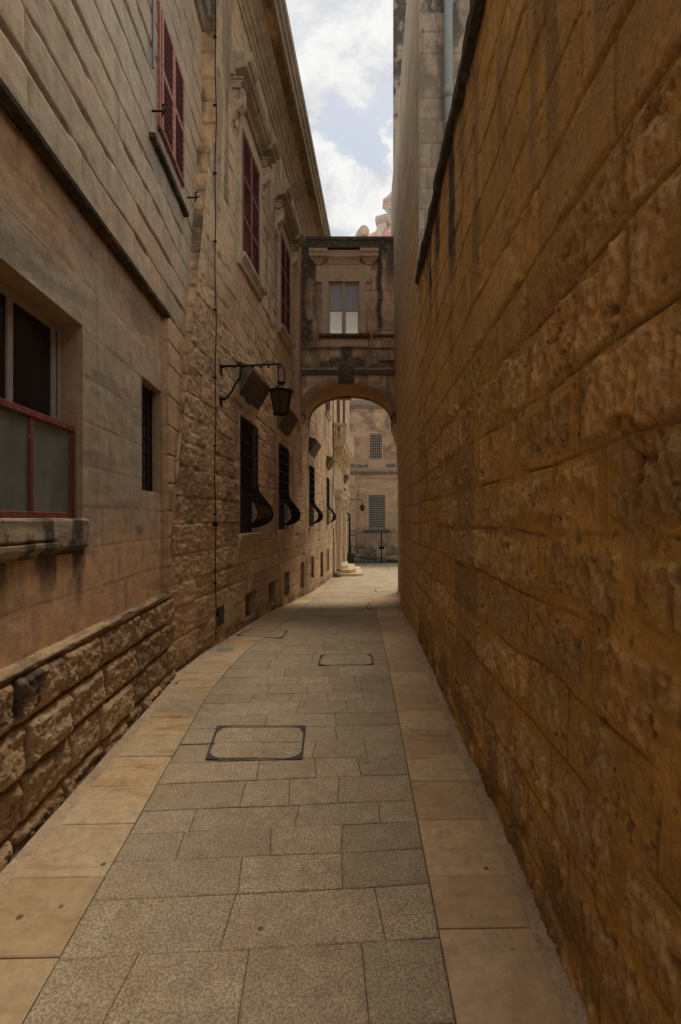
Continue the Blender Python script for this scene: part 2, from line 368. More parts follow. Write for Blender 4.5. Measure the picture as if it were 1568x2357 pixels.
# ================================================================== NEAR LEFT HOUSE (A)
house = thing('rendered_house', (XA(3), 3, 0), 'grey-brown rendered house on the left foreground with a rusticated base and a red-framed window', 'house')
holesA = [(1.2, 3.03, 1.6, 2.84), (4.06, 4.56, 1.85, 2.83)]
rowsA = [-.3, .02, .3, .58, .86, 1.13, 1.41, 1.68, 1.95, 2.23, 2.52, 2.82, 3.12, 3.36, 3.60] + mkrows(3.88, 9, .26, .30, 3)
def fA(U, V):
    tone, d, du, dv, cu = blocks(U, V, rowsA, .40, .75, 11, .022)
    up = (V > 3.6) | (U > 4.65)
    base = np.where(up, .04, 0.0) + np.where((~up) & (V > 3.12), -.012, 0)
    upper = sst(V, 3.5, 3.7)
    g = 1 - sst(d, .002, .007 + .009 * fbm(U * 6, V * 6, 3, 3))
    # flaked render along the joints of the upper storey
    fl = sst(fbm(U * 3, V * 9, 21, 4), .5, .62) * (1 - sst(dv, .01, .035)) * upper
    near = np.minimum(np.abs(V - 3.6), 9)
    edge = 1.0
    h = base + (tone - .5) * .006 * upper - g * (.0015 + .007 * upper + .008 * ((U > 4.65) & (V < 3.6))) - fl * .016
    h = h + (fbm(U * 4, V * 4, 2, 5) - .5) * .012 + (fbm(U * 25, V * 25, 8, 3) - .5) * .003
    for (a, b, c, e) in holesA:
        dd = np.maximum(np.maximum(a - U, U - b), np.maximum(c - V, V - e)); w = sst(dd, 0, .03); h = base + (h - base) * w
    st = .25 * sst(fbm(U * 1.5, V * 7, 31, 4), .6, .72) * (1 - upper)
    # dark streaks under the sill of the big window
    st = np.maximum(st, .8 * sst(fbm(U * 9, V * 2.2, 44, 4), .42, .6) * sst(V, 1.0, 1.38) * (V < 1.42) * (U < 3.15))
    st = np.maximum(st, .7 * (1 - sst(np.abs(U - 2.98), .02, .05)) * sst(V, .95, 1.2) * (V < 1.42))
    st = np.maximum(st, .75 * sst(fbm(U * 8, V * .8, 46, 4), .55, .7) * sst(V, 1.55, 1.8) * (V < 1.9) * (U > 3.9))
    st = np.maximum(st, .8 * (1 - sst(np.abs(V - 1.5 + .06 * (fbm(U * 5, V, 7, 3) - .5)), .01, .08)) * .7 * sst(fbm(U * 4, V * 6, 9, 3), .45, .6) * (U > 3.1) * (U < 4.2))
    st = np.maximum(st, .3 * (1 - sst(d, .004, .02)) * (1 - upper) * sst(fbm(U * 5, V * 5, 19, 3), .5, .62))
    mo = np.maximum(g * (.45 + .5 * upper), fl * .75)
    wv = np.maximum(1 - sst(V + .25 * (fbm(U * 2, V * 2, 90, 3) - .5), 1.25, 1.7), .9 * sst(V, 3.0, 3.3) * (V < 3.6) * sst(fbm(U * 2, V * 4, 91, 3), .3, .55))
    wv = np.maximum(wv, .75 * sst(U, 4.3, 4.66) * (V < 3.6)); 
    return XA(U) + h, U, V, .5 + (tone - .5) * (.5 + .5 * upper), mo, st, np.clip(wv, 0, 1)
usA = axis(-.2, 6.35, lambda u: max(.010, .009 * abs(u)), (1.2, 3.03, 4.06, 4.56, 4.649, 4.651))
vsA = axis(-.1, 9.0, .0105, (1.6, 1.85, 2.83, 2.84, 3.599, 3.601, 3.119, 3.121))
sheet('wall', usA, vsA, fA, M['render'], house, holesA, flip=True)
# body: roof, far end, near end
MB(mA).box(-5, 6.3, -3.0, .02, 8.99, 9.1).build('roof', M['render'], house)
MB(mA).box(6.3, 6.36, -3.0, .03, -.3, 8.98).box(-5, -.21, -.6, .0, -.3, 8.98).box(-5, 6.3, -3.1, -3.0, -.3, 8.98).build('side_wall', M['render'], house)
# string course: black strip painted in for shade under the overhanging upper storey
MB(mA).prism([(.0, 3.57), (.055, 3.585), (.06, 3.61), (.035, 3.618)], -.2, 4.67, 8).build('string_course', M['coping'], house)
# roof cornice
MB(mA2).prism([(-.02, 7.78), (.03, 7.80), (.05, 7.86), (.05, 7.93), (.10, 7.96), (.12, 8.03), (.12, 8.10), (.19, 8.14), (.20, 8.32), (-.02, 8.36)], -1, 6.33, 4).build('cornice', M['trim_render'], house)
# rusticated base
rowsP = [-.13, .10, .34, .59, .84]
def fP(U, V):
    tone, d, du, dv, cu = blocks(U, V, rowsP, .30, .58, 23, .016)
    pil = .5 * sst(dv, .0, .05) * sst(du, 0, .035) + .5 * sst(d, 0, .016)
    rough = (facet(U * 9, V * 11, 5, 4, .6) - .5) * .062 + (fbm(U * 60, V * 60, 6, 3, .6) - .5) * .012
    ridge = np.abs(facet(U * 6, V * 9, 15, 3) - .5) * .03
    h = .02 + pil * (.052 + (tone - .5) * .03 + rough - ridge) - (1 - sst(d, 0, .010)) * .012
    top = sst(V, .81, .835) * 0; h = h * (1 - top) + .05 * top
    h = np.where(V > .837, .06, h); endf = sst(4.80 - U, 0, .02); h = h * endf
    st = .9 * sst(tone, .6, .75) * sst(V, .5, .7) * sst(fbm(U * 7, V * 7, 3, 4), .38, .6) + .25 * sst(fbm(U * 3, V * 3, 4, 4), .5, .7)
    return XA(U) + .0 + h, U, V, tone, 1 - sst(d, .0, .014), np.clip(st, 0, 1)
usP = axis(.6, 4.80, lambda u: max(.006, .0035 * abs(u)), ()); vsP = axis(-.1, .865, .0065, (.836, .838))
sheet('plinth', usP, vsP, fP, M['plinth'], house, flip=True)
def fL(U, V):
    p = np.interp(V, [0, 1, 2, 3, 4], [.02, .062, .066, .035, -.01]); z = np.interp(V, [0, 1, 2, 3, 4], [.846, .850, .868, .884, .890])
    n = (fbm(U * 14, V, 5, 4) - .5); chip = sst(fbm(U * 6, V * 0, 6, 3), .55, .7)
    return XA(U) + p + n * .014 - .02 * chip * (V < 3) * (V > .5), U, z + n * .006 - .006 * chip, .35 + .2 * n, 0 * U, .6 * sst(fbm(U * 5, V, 7, 4), .4, .6)
sheet('plinth_ledge', axis(-.2, 4.80, .014), axis(0, 4, .5), fL, M['plinth'], house, flip=True)
# big red framed window
w = MB(mA); reveal(w, 1.2, 3.03, 1.6, 2.84, .42)
w = w.build('window', M['far_trim'], house)
tag(w, 'wide window with a white upper frame and a red lower frame', None)
D0 = -.155
fr = MB(mA)
for u in (1.24, 1.86, 2.56, 2.99): fr.box(u - .022, u + .022, D0 - .03, D0, 1.6, 2.80)
fr.box(1.2, 3.03, D0 - .03, D0 + .004, 2.795, 2.84); fr.box(1.2, 3.03, D0 - .04, D0 + .02, 1.6, 1.63)
fr.box(3.012, 3.028, D0 + .004, D0 + .02, 1.6, 2.84)
fr.build('upper_frame', M['white_frame'], w, bevel=.003)
MB(mA).box(1.2, 3.03, D0 - .025, D0 - .015, 1.63, 2.80).build('upper_pane', M['dark_glass'], w)
rf = MB(mA); rd = -.035
rf.box(1.2, 3.00, rd - .03, rd, 1.603, 1.642); rf.box(1.2, 3.00, rd - .032, rd + .004, 2.152, 2.19)
for u in (1.62, 2.10, 2.555): rf.box(u - .016, u + .016, rd - .028, rd - .001, 1.642, 2.152)
rf.box(2.962, 2.998, rd - .028, rd - .001, 1.642, 2.152)
rf.build('lower_frame', M['red'], w, bevel=.004)
MB(mA).box(1.2, 2.96, rd - .02, rd - .012, 1.64, 2.155).build('lower_pane', M['frosted'], w)
def fS(U, V):
    h = .035 + (fbm(U * 5, V * 9, 4, 5) - .5) * .018 - .02 * (1 - sst(np.abs(V - 1.47 - .012 * fbm(U * 3, V, 5, 3)), .001, .006)) * sst(2.7 - U, 0, .1)
    h = h * sst(V, 1.395 + .02 * fbm(U * 8, V * 0, 5, 3), 1.43 + .02 * fbm(U * 8, V * 0, 5, 3)) * sst(3.075 - U, 0, .02) * sst(1.604 - V, 0, .006)
    return XA(U) + .001 + h, U, V, .35 + 0 * U, 0 * U, .15 + .8 * sst(fbm(U * 10, V * 3, 71, 4), .45, .62)
sheet('sill', axis(1.0, 3.08, .012), axis(1.39, 1.605, .006), fS, M['render'], w, flip=True)
MB(mA).box(1.2, 3.06, -.15, .03, 1.57, 1.601).build('sill_top', M['trim_render'], w)
# small barred window
bw = MB(mA); reveal(bw, 4.06, 4.56, 1.85, 2.83, .30); bw = bw.build('window', M['far_trim'], house); tag(bw, 'narrow window closed by black iron bars', None)
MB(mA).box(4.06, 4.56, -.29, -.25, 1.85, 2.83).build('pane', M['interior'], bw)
g = MB(mA)
for i in range(5): g.tube([(4.08 + .115 * i, -.09, 1.86), (4.08 + .115 * i, -.09, 2.82)], .011, 6)
for i in range(7): g.box(4.06, 4.56, -.10, -.085, 1.93 + .135 * i, 1.95 + .135 * i)
g.build('grille', M['iron'], bw)
# louvred shutters
def shutter(mp, u0, u1, z0, z1, p, mat_frame, mat_slat, parent, name='shutter', lean=0.0, slat=.034):
    s = MB(mp); st = .045; zm = (z0 + z1) / 2
    s.box(u0, u0 + st, p, p + .03, z0, z1); s.box(u1 - st, u1, p, p + .03, z0, z1)
    s.box(u0 + st, u1 - st, p + .001, p + .029, z0, z0 + .06); s.box(u0 + st, u1 - st, p + .001, p + .029, z1 - .05, z1)
    s.box(u0 + st, u1 - st, p + .001, p + .029, zm - .025, zm + .03)
    fr = s.build(name, mat_frame, parent, bevel=.003)
    l = MB(mp)
    for (a, b) in ((z0 + .06, zm - .025), (zm + .03, z1 - .05)):
        n = int((b - a) / slat)
        for i in range(n):
            z = a + (i + .5) * (b - a) / n
            l.prism([(p + .002, z + .010), (p + .006, z + .013), (p + .027, z - .010), (p + .023, z - .013)], u0 + st, u1 - st)
    return fr, l
def shuttered(parent, mp, u0, u1, z0, z1, p, nrow, fm, label, sillmat, sill=True, hook=True, slatmat='dark_red'):
    wn = MB(mp); t = .035
    wn.box(u0 - t, u0, -.05, p + .02, z0, z1 + t); wn.box(u1, u1 + t, -.05, p + .02, z0, z1 + t); wn.box(u0, u1, -.05, p + .018, z1, z1 + t)
    wn = wn.build('window', fm, parent); tag(wn, label, None)
    MB(mp).box(u0, u1, -.08, p - .014, z0, z1).build('dark_opening', M['interior'], wn)  # black sheet stands in for the dark gaps between slats
    mid = (u0 + u1) / 2
    rows = nrow
    for (a, b) in ((u0 + .004, mid - .003), (mid + .003, u1 - .004)):
        parts = []; s = MB(mp); st = .042
        s.box(a, a + st, p, p + .03, z0, z1); s.box(b - st, b, p, p + .03, z0, z1)
        ed = [z0 + (z1 - z0) * i / rows for i in range(rows + 1)]
        for i, e in enumerate(ed):
            lo = max(z0, e - .028); hi = min(z1, e + .028); s.box(a + st, b - st, p + .001, p + .029, lo, hi)
        sh = s.build('shutter', fm, wn, bevel=.003)
        for i in range(rows):
            lo = ed[i] + .028; hi = ed[i + 1] - .028; n = max(2, int((hi - lo) / .056))
            for q in range(n):
                z = lo + (q + .5) * (hi - lo) / n
                parts.append(z)
        l = MB(mp)
        for z in parts: l.prism([(p + .004, z + .004), (p + .004, z + .014), (p + .029, z + .006), (p + .029, z - .006)], a + st - .002, b - st + .002)
        l.build('louvres', M[slatmat], wn)
    if sill:
        MB(mp).prism([(-.02, z0 - .20), (.05, z0 - .19), (.06, z0 - .12), (.10, z0 - .08), (.115, z0 - .07), (.12, z0 - .012), (-.02, z0 - .004)], u0 - .13, u1 + .14, 3).build('sill', sillmat, wn, bevel=.006)
    if hook:
        for uu in ((u0 - .17, u1 + .22) if hook == 2 else (u1 + .2,)):
            zz = z0 + .02 if hook == 2 else z0 - .02
            h = MB(mp).tube([(uu, -.02, zz), (uu, .10, zz), (uu, .13, zz + .015)], .009, 5); h.tube([(uu, .09, zz - .045), (uu - .01, .105, zz), (uu, .09, zz + .05), (uu + .012, .11, zz + .07)], .009, 5)
            h.build('shutter_hook', M['iron'], wn)
    return wn
wu = shuttered(house, mA2, 4.37, 5.11, 5.20, 6.31, .006, 2, M['pink'], 'high window closed by pinkish red louvred shutters', M['trim_render'], sill=False, hook=2)
MB(mA2).prism([(-.02, 4.925), (.05, 4.93), (.055, 4.965), (-.02, 4.975)], 4.12, 5.22, 3).build('sill', M['coping'], wu)
MB(mA2).tube([(4.2, .012, 5.6), (4.2, .012, 7.75)], .012, 6).build('wall_conduit', M['grey_pipe'], house)

# ================================================================== PALACE (B)
palace = thing('palace', (XB(7), 7, 0), 'long honey-coloured limestone palace on the left with bellied iron grilles, red shutters and heavy cornice', 'palace')
lowY = [(7.0, 7.92), (9.52, 10.45), (13.3, 14.2), (17.2, 18.0)]
bas = [(7.26, 7.84, .04, .44), (8.70, 9.25, -.03, .42), (10.05, 10.6, -.08, .45), (11.96, 12.5, -.2, .48), (13.65, 14.2, -.14, .51), (15.6, 16.3, -.36, .5), (17.4, 18.0, -.33, .5)]
holesB = [(a, b, 1.38, 3.15) for a, b in lowY] + bas
rowsB = mkrows(-1.2, 3.0, .25, .33, 5); rowsB += mkrows(rowsB[-1] + .29, 9.4, .27, .31, 6)
def y0B(V): return np.where(V < 6.25, 4.45 + .22 * np.maximum(V, 0), 6.0)
def fB(U, V):
    y0 = y0B(V); Y = np.where(U < 6.3, y0 + (U - 4.45) * (6.3 - y0) / 1.85, U)
    tone, d, du, dv, cu = blocks(Y, V, rowsB, .35, .8, 31, .02)
    low = 1 - sst(V + (Y - 6) * .25, 3.4, 5.5); rub = low * (1 - sst(Y, 6.2, 8.0) * .72)
    e = .002 + .010 * rub * fbm(Y * 8, V * 8, 3, 3)
    fade = sst(fbm(Y * 1.3, V * 1.3, 43, 3), .3, .55); g = (1 - sst(d, .002, e + .010)) * (.45 + .55 * fade)
    tl = vn(Y * 3 + tone * 50, V * 3, 44) - .5
    h = (tone - .5) * (.004 + .012 * rub) + tl * .008 * rub + (fbm(Y * 16, V * 18, 41, 4, .62) - .5) * (.006 + .026 * rub) - g * (.005 + .003 * rub)
    h = h + (fbm(Y * 34, V * 34, 42, 3, .6) - .5) * (.004 + .014 * rub)
    er = .7 * sst(fbm(Y * 3, V * 5, 51, 4), .58, .70) * sst(V, .5, 2) * (1 - sst(V, 5.5, 7.5)); h = h - er * (.012 + .02 * fbm(Y * 12, V * 14, 52, 3))
    chips = sst(fbm(Y * 8, V * 3, 61, 3), .60, .7) * (1 - sst(dv, .01, .05)); h = h - chips * .016
    for (a, b, c, f_) in holesB:
        dd = np.maximum(np.maximum(a - Y, Y - b), np.maximum(c - V, V - f_)); h = h * sst(dd, 0, .05)
    st = .35 * sst(fbm(Y * 2, V * 1, 71, 4), .52, .7)
    st = np.maximum(st, .8 * sst(V, 9.0 - .5, 9.2) * sst(fbm(Y * 3, V * 1, 77, 3), .3, .6) * 0)
    st = np.maximum(st, .55 * sst(fbm(Y * 7, V * .5, 78, 4), .52, .68) * (V > 5.9))
    st = np.maximum(st, .7 * (1 - sst(V - np.interp(Y, [-5, 5.5, 7, 9, 11, 14, 19.5, 27], [0, 0, -.06, -.16, -.33, -.55, -.78, -.95]), .02, .35)) * sst(fbm(Y * 4, V * 4, 79, 3), .3, .6))
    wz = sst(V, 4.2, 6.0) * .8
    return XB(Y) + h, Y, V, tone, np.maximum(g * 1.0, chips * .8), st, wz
marksU = sorted(set([x for h_ in holesB for x in h_[:2]])); marksV = sorted(set([x for h_ in holesB for x in h_[2:]] + [6.249, 6.251]))
usB = axis(4.45, 19.3, lambda u: .0085 * u, marksU); vsB = axis(-1.0, 9.4, .0125, marksV)
sheet('wall', usB, vsB, fB, M['palace'], palace, holesB, flip=True)
# slanted end of the palace wall where it laps over the house
def fE(U, V):
    y0 = y0B(V); t2, d, *_ = blocks(U * 0 + 3, V, mkrows(-1.2, 9.5, .2, .34, 8), 5, 9, 3, .01)
    g = 1 - sst(d, .002, .02); n = (fbm(U * 9 + 3, V * 9, 5, 4) - .5) * .05
    return XB(y0) - U, y0 + g * .02 + n * sst(U, 0, .02), V, t2, g, .75 * sst(fbm(U * 3, V * 2, 6, 4), .38, .6)
sheet('end_stones', axis(0, .42, .02), axis(-.5, 9.4, .02, (6.249, 6.251)), fE, M['palace'], palace, flip=False)
MB(mB).box(6.0, 19.3, -3, .02, 9.39, 9.55).build('roof', M['palace'], palace)
MB(mB).box(4.6, 19.3, -1.5, -1.4, -1, 9.38).box(19.2, 19.3, -1.5, -.02, -1, 9.38).build('inner_wall', M['interior'], palace)
# heavy cornice
corn = [(-.02, 9.08), (.03, 9.09), (.035, 9.16), (.07, 9.18), (.075, 9.25), (.12, 9.27), (.135, 9.34), (.19, 9.37), (.205, 9.43), (.25, 9.455), (.26, 9.50)]
MB(mB).prism(corn + [(-.02, 9.5)], 5.9, 19.3, 20).build('cornice_moulding', M['trim'], palace, bevel=.004)
MB(mB).prism([(-.02, 9.502), (.43, 9.502), (.43, 9.56), (-.02, 9.56)], 5.9, 19.3, 20).build('cornice_soffit', M['soffit'], palace)
MB(mB).prism([(.40, 9.48), (.455, 9.47), (.46, 9.60), (.50, 9.63), (.51, 9.70), (.55, 9.74), (.56, 9.85), (.50, 9.87), (-.02, 9.95), (-.02, 9.565), (.40, 9.565)], 5.9, 19.3, 20).build('cornice', M['trim_dark'], palace, bevel=.004)

def spiral(mb, cx, cz, r, turns, p_or_u, rad, plane, n=36, mp=None, dirn=1, a0=0):
    pts = []
    for i in range(n + 1):
        t = i / n; a = a0 + dirn * t * turns * 2 * math.pi; q = r * (1 - t * .88)
        pts.append((p_or_u, cx + q * math.cos(a), cz + q * math.sin(a)) if plane == 'pz' else (cx + q * math.cos(a), p_or_u, cz + q * math.sin(a)))
    mb.tube(pts, rad, 5, mp)
def console(mp, u, z0, z1, w, pr):
    """scroll bracket: S profile in the (p,z) plane, with raised spirals on both cheeks"""
    H = z1 - z0; prof = []
    for i in range(25):
        t = i / 24; z = z1 - t * H
        p = pr * (1.0 - .10 * t) if t < .3 else pr * (.97 - 1.05 * ((t - .3) / .7) ** 1.1 + .20 * math.sin((t - .3) / .7 * math.pi * 1.9))
        prof.append((max(.03, p), z))
    prof += [(-.02, z0), (-.02, z1)]
    m = MB(mp).prism(prof, u - w / 2, u + w / 2)
    for s in (-1, 1):
        spiral(m, pr * .52, z1 - H * .2, H * .16, 1.7, u + s * (w / 2 + .002), .010, 'pz', 30)
        spiral(m, pr * .22, z0 + H * .13, H * .085, 1.3, u + s * (w / 2 + .002), .008, 'pz', 20)
    for q in range(4): m.box(u - w * .28, u + w * .28, pr * (.9 - .13 * q), pr * (.98 - .13 * q), z1 - H * (.36 + .11 * q), z1 - H * (.30 + .11 * q))
    m.lathe([(.02, z0 - .07), (.035, z0 - .04), (.03, z0), (.02, z0 + .03)], u, .035, 8)
    return m
def hood(mp, u0, u1, z, parent, cw=.34):
    prof = lambda k: [(-.02, z - .16), (.05, z - .155), (.06, z - .10), (.16 + k, z - .06), (.17 + k, z - .005), (.20 + k, z), (.235 + k, z + .07), (.24 + k, z + .13), (-.02, z + .15)]
    m = MB(mp).prism(prof(0), u0 + cw - .004, u1 - cw + .004, 2)
    m.prism(prof(.07), u0, u0 + cw, 1); m.prism(prof(.07), u1 - cw, u1, 1)
    m.box(u0 + .06, u0 + .26, -.02, .12, z - .30, z - .16); m.box(u1 - .26, u1 - .06, -.02, .12, z - .30, z - .16)
    for q in range(3):
        for uc in (u0 + .16, u1 - .16): m.box(uc - .085 - .018 * q, uc + .085 + .018 * q, -.02, .13 + .02 * q, z - .26 + .035 * q, z - .232 + .035 * q)
    return m.build('hood', M['trim_dark'], parent, bevel=.006)
for i, (a, b) in enumerate([(7.0, 7.92), (9.55, 10.47), (17.0, 17.95)]):
    nm = ['nearest', 'second', 'farthest'][i]
    wn = shuttered(palace, mB, a, b, 5.50, 7.34, .012, 3, M['red'], f'{nm} tall window with dark red louvred shutters under a scroll-bracket hood', M['trim'], hook=1)
    if i < 2:
        MB(mB).box(a - .16, a - .036, -.02, .045, 5.3, 7.6).box(b + .036, b + .15, -.02, .045, 5.3, 7.6).box(a - .036, b + .036, -.02, .045, 7.38, 7.6).build('architrave', M['trim'], wn, bevel=.008)
        hood(mB, a - .45, b + .42, 7.93, wn)
        for u in (a - .29, b + .26): console(mB, u, 7.22, 7.64, .13, .16).build('console', M['trim'], wn, smooth=False)
# bellied iron grilles
def belly(z, z0, zs):
    if z >= zs: return .015
    t = (zs - z) / (zs - z0)
    pts = [(0, .015), (.14, .03), (.26, .08), (.38, .155), (.5, .225), (.62, .265), (.72, .272), (.82, .25), (.9, .20), (.96, .12), (1, .02)]
    return float(np.interp(t, [q[0] for q in pts], [q[1] for q in pts]))
def grille_window(parent, mp, a, b, z0, z1, label, sillmat, revmat, hoodp=True, detail=1):
    wn = MB(mp); reveal(wn, a, b, z0 - .02 if False else z0, z1, .30); wn = wn.build('window', revmat, parent); tag(wn, label, None)
    MB(mp).box(a, b, -.12, -.09, z0, z1).build('pane', M['interior'], wn)  # dark sheet set well forward so the opening looks unlit
    g = MB(mp); zb = z0 + .09; zs = z0 + .80; n = 12
    zz = [z1 - .03, zs] + [zs - (zs - zb) * k / 14 for k in range(1, 15)]
    for i in range(n):
        u = a + .02 + (b - a - .04) * i / (n - 1); g.tube([(u, belly(z, zb, zs), z) for z in zz] + [(u, -.03, zb - .005)], .0085, 5)
    hz = [zb, zs - .40, zs - .20, zs] + [zs + (z1 - zs) * k / 5 for k in (1, 2, 3, 4)]
    for z in hz:
        p = belly(z, zb, zs) + .008; g.box(a, b, p - .004, p + .006, z - .008, z + .008)
    g.build('grille', M['iron'], wn)
    for u in (a + .012, b - .012):
        s = MB(mp)
        s.tube([(u, belly(z, zb, zs) - .012, z) for z in zz[1:]] + [(u, 0, zb)], .008, 5)
        spiral(s, .13, zb + .17, .075, 1.6, u, .006, 'pz', 26); spiral(s, .11, zb + .36, .06, 1.6, u, .006, 'pz', 26, dirn=-1)
        spiral(s, .045, zb + .09, .035, 1.4, u, .005, 'pz', 18); spiral(s, .05, zb + .26, .04, 1.4, u, .005, 'pz', 18, dirn=-1)
        s.tube([(u, .02, zb + .62), (u, .06, zb + .50), (u, .04, zb + .42), (u, .03, zb + .30)], .006, 5)
        s.build('scrollwork', M['iron'], wn)
    MB(mp).prism([(-.02, z0 - .24), (.005, z0 - .23), (.05, z0 - .06), (.055, z0 - .008), (-.02, z0 + .0)], a - .10, b + .10, 3).build('sill', sillmat, wn, bevel=.008)
    if hoodp:
        MB(mp).prism([(-.02, z0 + 2.02), (.19, z0 + 2.38), (.21, z0 + 2.40), (.205, z0 + 2.47), (.0, z0 + 2.53), (-.02, z0 + 2.53)], a - .06, b + .10, 4).build('drip_hood', M['sooty'], wn, bevel=.012)
    return wn
nm = ['nearest', 'second', 'third', 'farthest']
for i, (a, b) in enumerate(lowY): grille_window(palace, mB, a, b, 1.38, 3.15, f'{nm[i]} ground-floor window behind a bellied black iron grille', M['palace'], M['palace'])
for (a, b, c, d) in bas:
    o = MB(mB); reveal(o, a, b, c, d, .28); o = o.build('basement_opening', M['soffit'], palace)
    MB(mB).box(a, b, -.27, -.24, c, d).build('dark_recess', M['interior'], o)  # dark backing painted for the shade deep in the recess
MB(mB).box(6.06, 6.25, -.02, .018, .23, .47).build('vent_plate', M['green_metal'], palace, bevel=.006)
MB(mB).box(6.36, 6.6, -.02, .022, .14, .58).box(6.54, 6.59, .022, .03, .5, .53).box(6.54, 6.59, .022, .03, .2, .23).build('meter_hatch', M['trim'], palace, bevel=.004)
for sg, (a, z0_, z1_) in enumerate([(18.95, 2.05, 2.55), (19.0, 1.25, 1.62)]):
    MB(mB).box(a, a + .22, .01, .045, z0_, z1_).build('wall_plate', M['sign'], palace)

# cable down the palace wall
cab = MB(mB)
pts = []
z = 8.6
while z > .02:
    pts.append((5.90 + .012 * math.sin(z * 2.1), .03 + .006 * math.sin(z * 5), z)); z -= .12
cab = thing('cable', (XB(5.9), 5.9, 0), 'thin dark cable running straight down the palace wall beside the slanted stone edge', 'cable')
MB(mB).tube(pts, .007, 6).build('wire', M['iron'], cab)
MB(mB).tube([(5.90, .0, 1.54), (5.90, .045, 1.54), (5.90, .06, 1.54)], [.032, .034, .026], 10).build('junction_box', M['iron'], cab)
for k in range(9): MB(mB).box(5.89, 5.91, .0, .045, .8 + .85 * k, .82 + .85 * k).build('clip', M['iron'], cab)

# ================================================================== PALE CORNER BUILDING (E)
corner = thing('corner_building', (XB(23), 23, zg(23)), 'pale sunlit limestone building beyond the arch with a stone balcony over its doorway', 'building')
mE = lambda u, p, z: (XB(u) + .03 + p, u, z)
holesE = [(20.75, 22.2, -.45, 2.0), (23.95, 24.8, 1.38, 3.2)]
rowsE = mkrows(-1.3, 10, .28, .32, 16)
def fEE(U, V):
    tone, d, du, dv, cu = blocks(U, V, rowsE, .45, .9, 37, .006)
    g = 1 - sst(d, .002, .016); h = -.008 * g + (fbm(U * 5, V * 5, 4, 4) - .5) * .02
    return XB(U) + .03 + h, U, V, tone, g, .35 * sst(fbm(U * 3, V * .8, 6, 4), .5, .7)
sheet('wall', axis(19.3, 27.6, .11, (20.75, 22.2, 23.95, 24.8)), axis(-1.3, 9.4, .035, (-.45, 2.0, 1.38, 3.2)), fEE, M['pale'], corner, holesE, flip=True)
MB(mE).box(19.3, 27.6, -3, .1, 9.38, 9.7).build('roof', M['pale'], corner)
MB(mE).box(19.31, 27.55, -1.6, -1.5, -1.3, 9.37).box(27.5, 27.6, -1.5, -.01, -1.3, 9.37).build('inner_wall', M['pale'], corner)
grille_window(corner, mE, 23.95, 24.8, 1.38, 3.2, 'bellied black grille window near the building corner', M['pale_trim'], M['pale'])
d = MB(mE); reveal(d, 20.75, 22.2, -.45, 2.0, .3); d = d.build('doorway', M['pale_trim'], corner)
MB(mE).box(20.75, 22.2, -.28, -.24, -.45, 2.0).build('door', M['interior'], d)
p = MB(mE)
for (a, b) in ((20.0, 20.7), (22.3, 23.0)):
    p.box(a, b, 0, .22, -.95, .25); p.box(a + .06, b - .06, 0, .17, .25, 2.1); p.box(a + .14, b - .14, .17, .24, .35, 2.0)
    p.prism([(0, 2.1), (.18, 2.1), (.22, 2.2), (.22, 2.3), (.30, 2.42), (.32, 2.5), (0, 2.5)], a - .02, b + .02)
p.prism([(0, 2.5), (.26, 2.5), (.26, 2.66), (.34, 2.72), (.36, 2.82), (0, 2.88)], 19.75, 23.25)
p.build('portal', M['pale_trim'], d, bevel=.01)
for u in (20.35, 22.65): console(mE, u, 1.75, 2.45, .3, .34).build('scroll_capital', M['pale_trim'], d)
# balcony doors and balcony
for (a, b, t_) in ((20.55, 21.5, 'near'), (23.4, 24.3, 'far')):
    shuttered(corner, mE, a, b, 4.86, 7.9, .012, 3, M['red'], f'{t_} tall red louvred shutters above the stone balcony', M['pale_trim'], sill=False, hook=0)
bal = MB(mE).prism([(0, 4.55), (.40, 4.60), (.44, 4.68), (.50, 4.72), (.52, 4.84), (0, 4.84)], 19.3, 24.0).build('balcony', M['pale_trim'], corner, bevel=.01)
rl = MB(mE).box(19.3, 24.0, .40, .54, 5.42, 5.53).box(19.3, 19.44, .0, .40, 5.42, 5.53).box(19.3, 24.0, .42, .52, 4.84, 4.90).box(19.31, 19.42, .0, .42, 4.84, 4.90)
rl.box(19.32, 19.44, .37, .51, 4.90, 5.42).box(23.84, 23.98, .37, .51, 4.90, 5.42).box(21.5, 21.64, .39, .51, 4.9, 5.42)
rl.build('balustrade_rail', M['pale_trim'], bal, bevel=.008)
bp_ = [(.07, 4.90), (.07, 4.95), (.045, 4.97), (.08, 5.06), (.082, 5.12), (.045, 5.25), (.04, 5.33), (.07, 5.36), (.07, 5.42)]
bpos = [(19.39, .10), (19.39, .27)] + [(19.62 + .2 * k, .465) for k in range(9)] + [(21.76 + .2 * k, .465) for k in range(10)]
b0 = None
for (u, pp) in bpos: MB(mE).lathe(bp_, u, pp, 10).build('baluster', M['pale_trim'], bal, smooth=True)
for u in (19.75, 21.0, 22.4, 23.6):
    prof = [(-.02, 3.75), (.04, 3.78), (.10, 3.9), (.09, 4.0), (.17, 4.08), (.24, 4.2), (.22, 4.3), (.32, 4.36), (.38, 4.46), (.40, 4.60), (-.02, 4.60)]
    MB(mE).prism(prof, u - .14, u + .14).tube([(u - .16, .14, 3.98), (u + .16, .14, 3.98)], .07, 10).tube([(u - .16, .28, 4.28), (u + .16, .28, 4.28)], .075, 10).build('corbel', M['pale_trim'], bal, bevel=.01)
MB(mE).box(27.25, 27.55, .0, .05, -.9, 4.8).build('corner_pilaster', M['pale_trim'], corner, bevel=.01)
MB(mE).tube([(26.9, .07, -.9), (26.9, .07, 1.9)], .045, 8).build('drainpipe', M['iron'], corner)
MB(mE).box(19.45, 19.95, .0, .05, -.9, .7).build('corner_stones', M['pale_trim'], corner, bevel=.01)

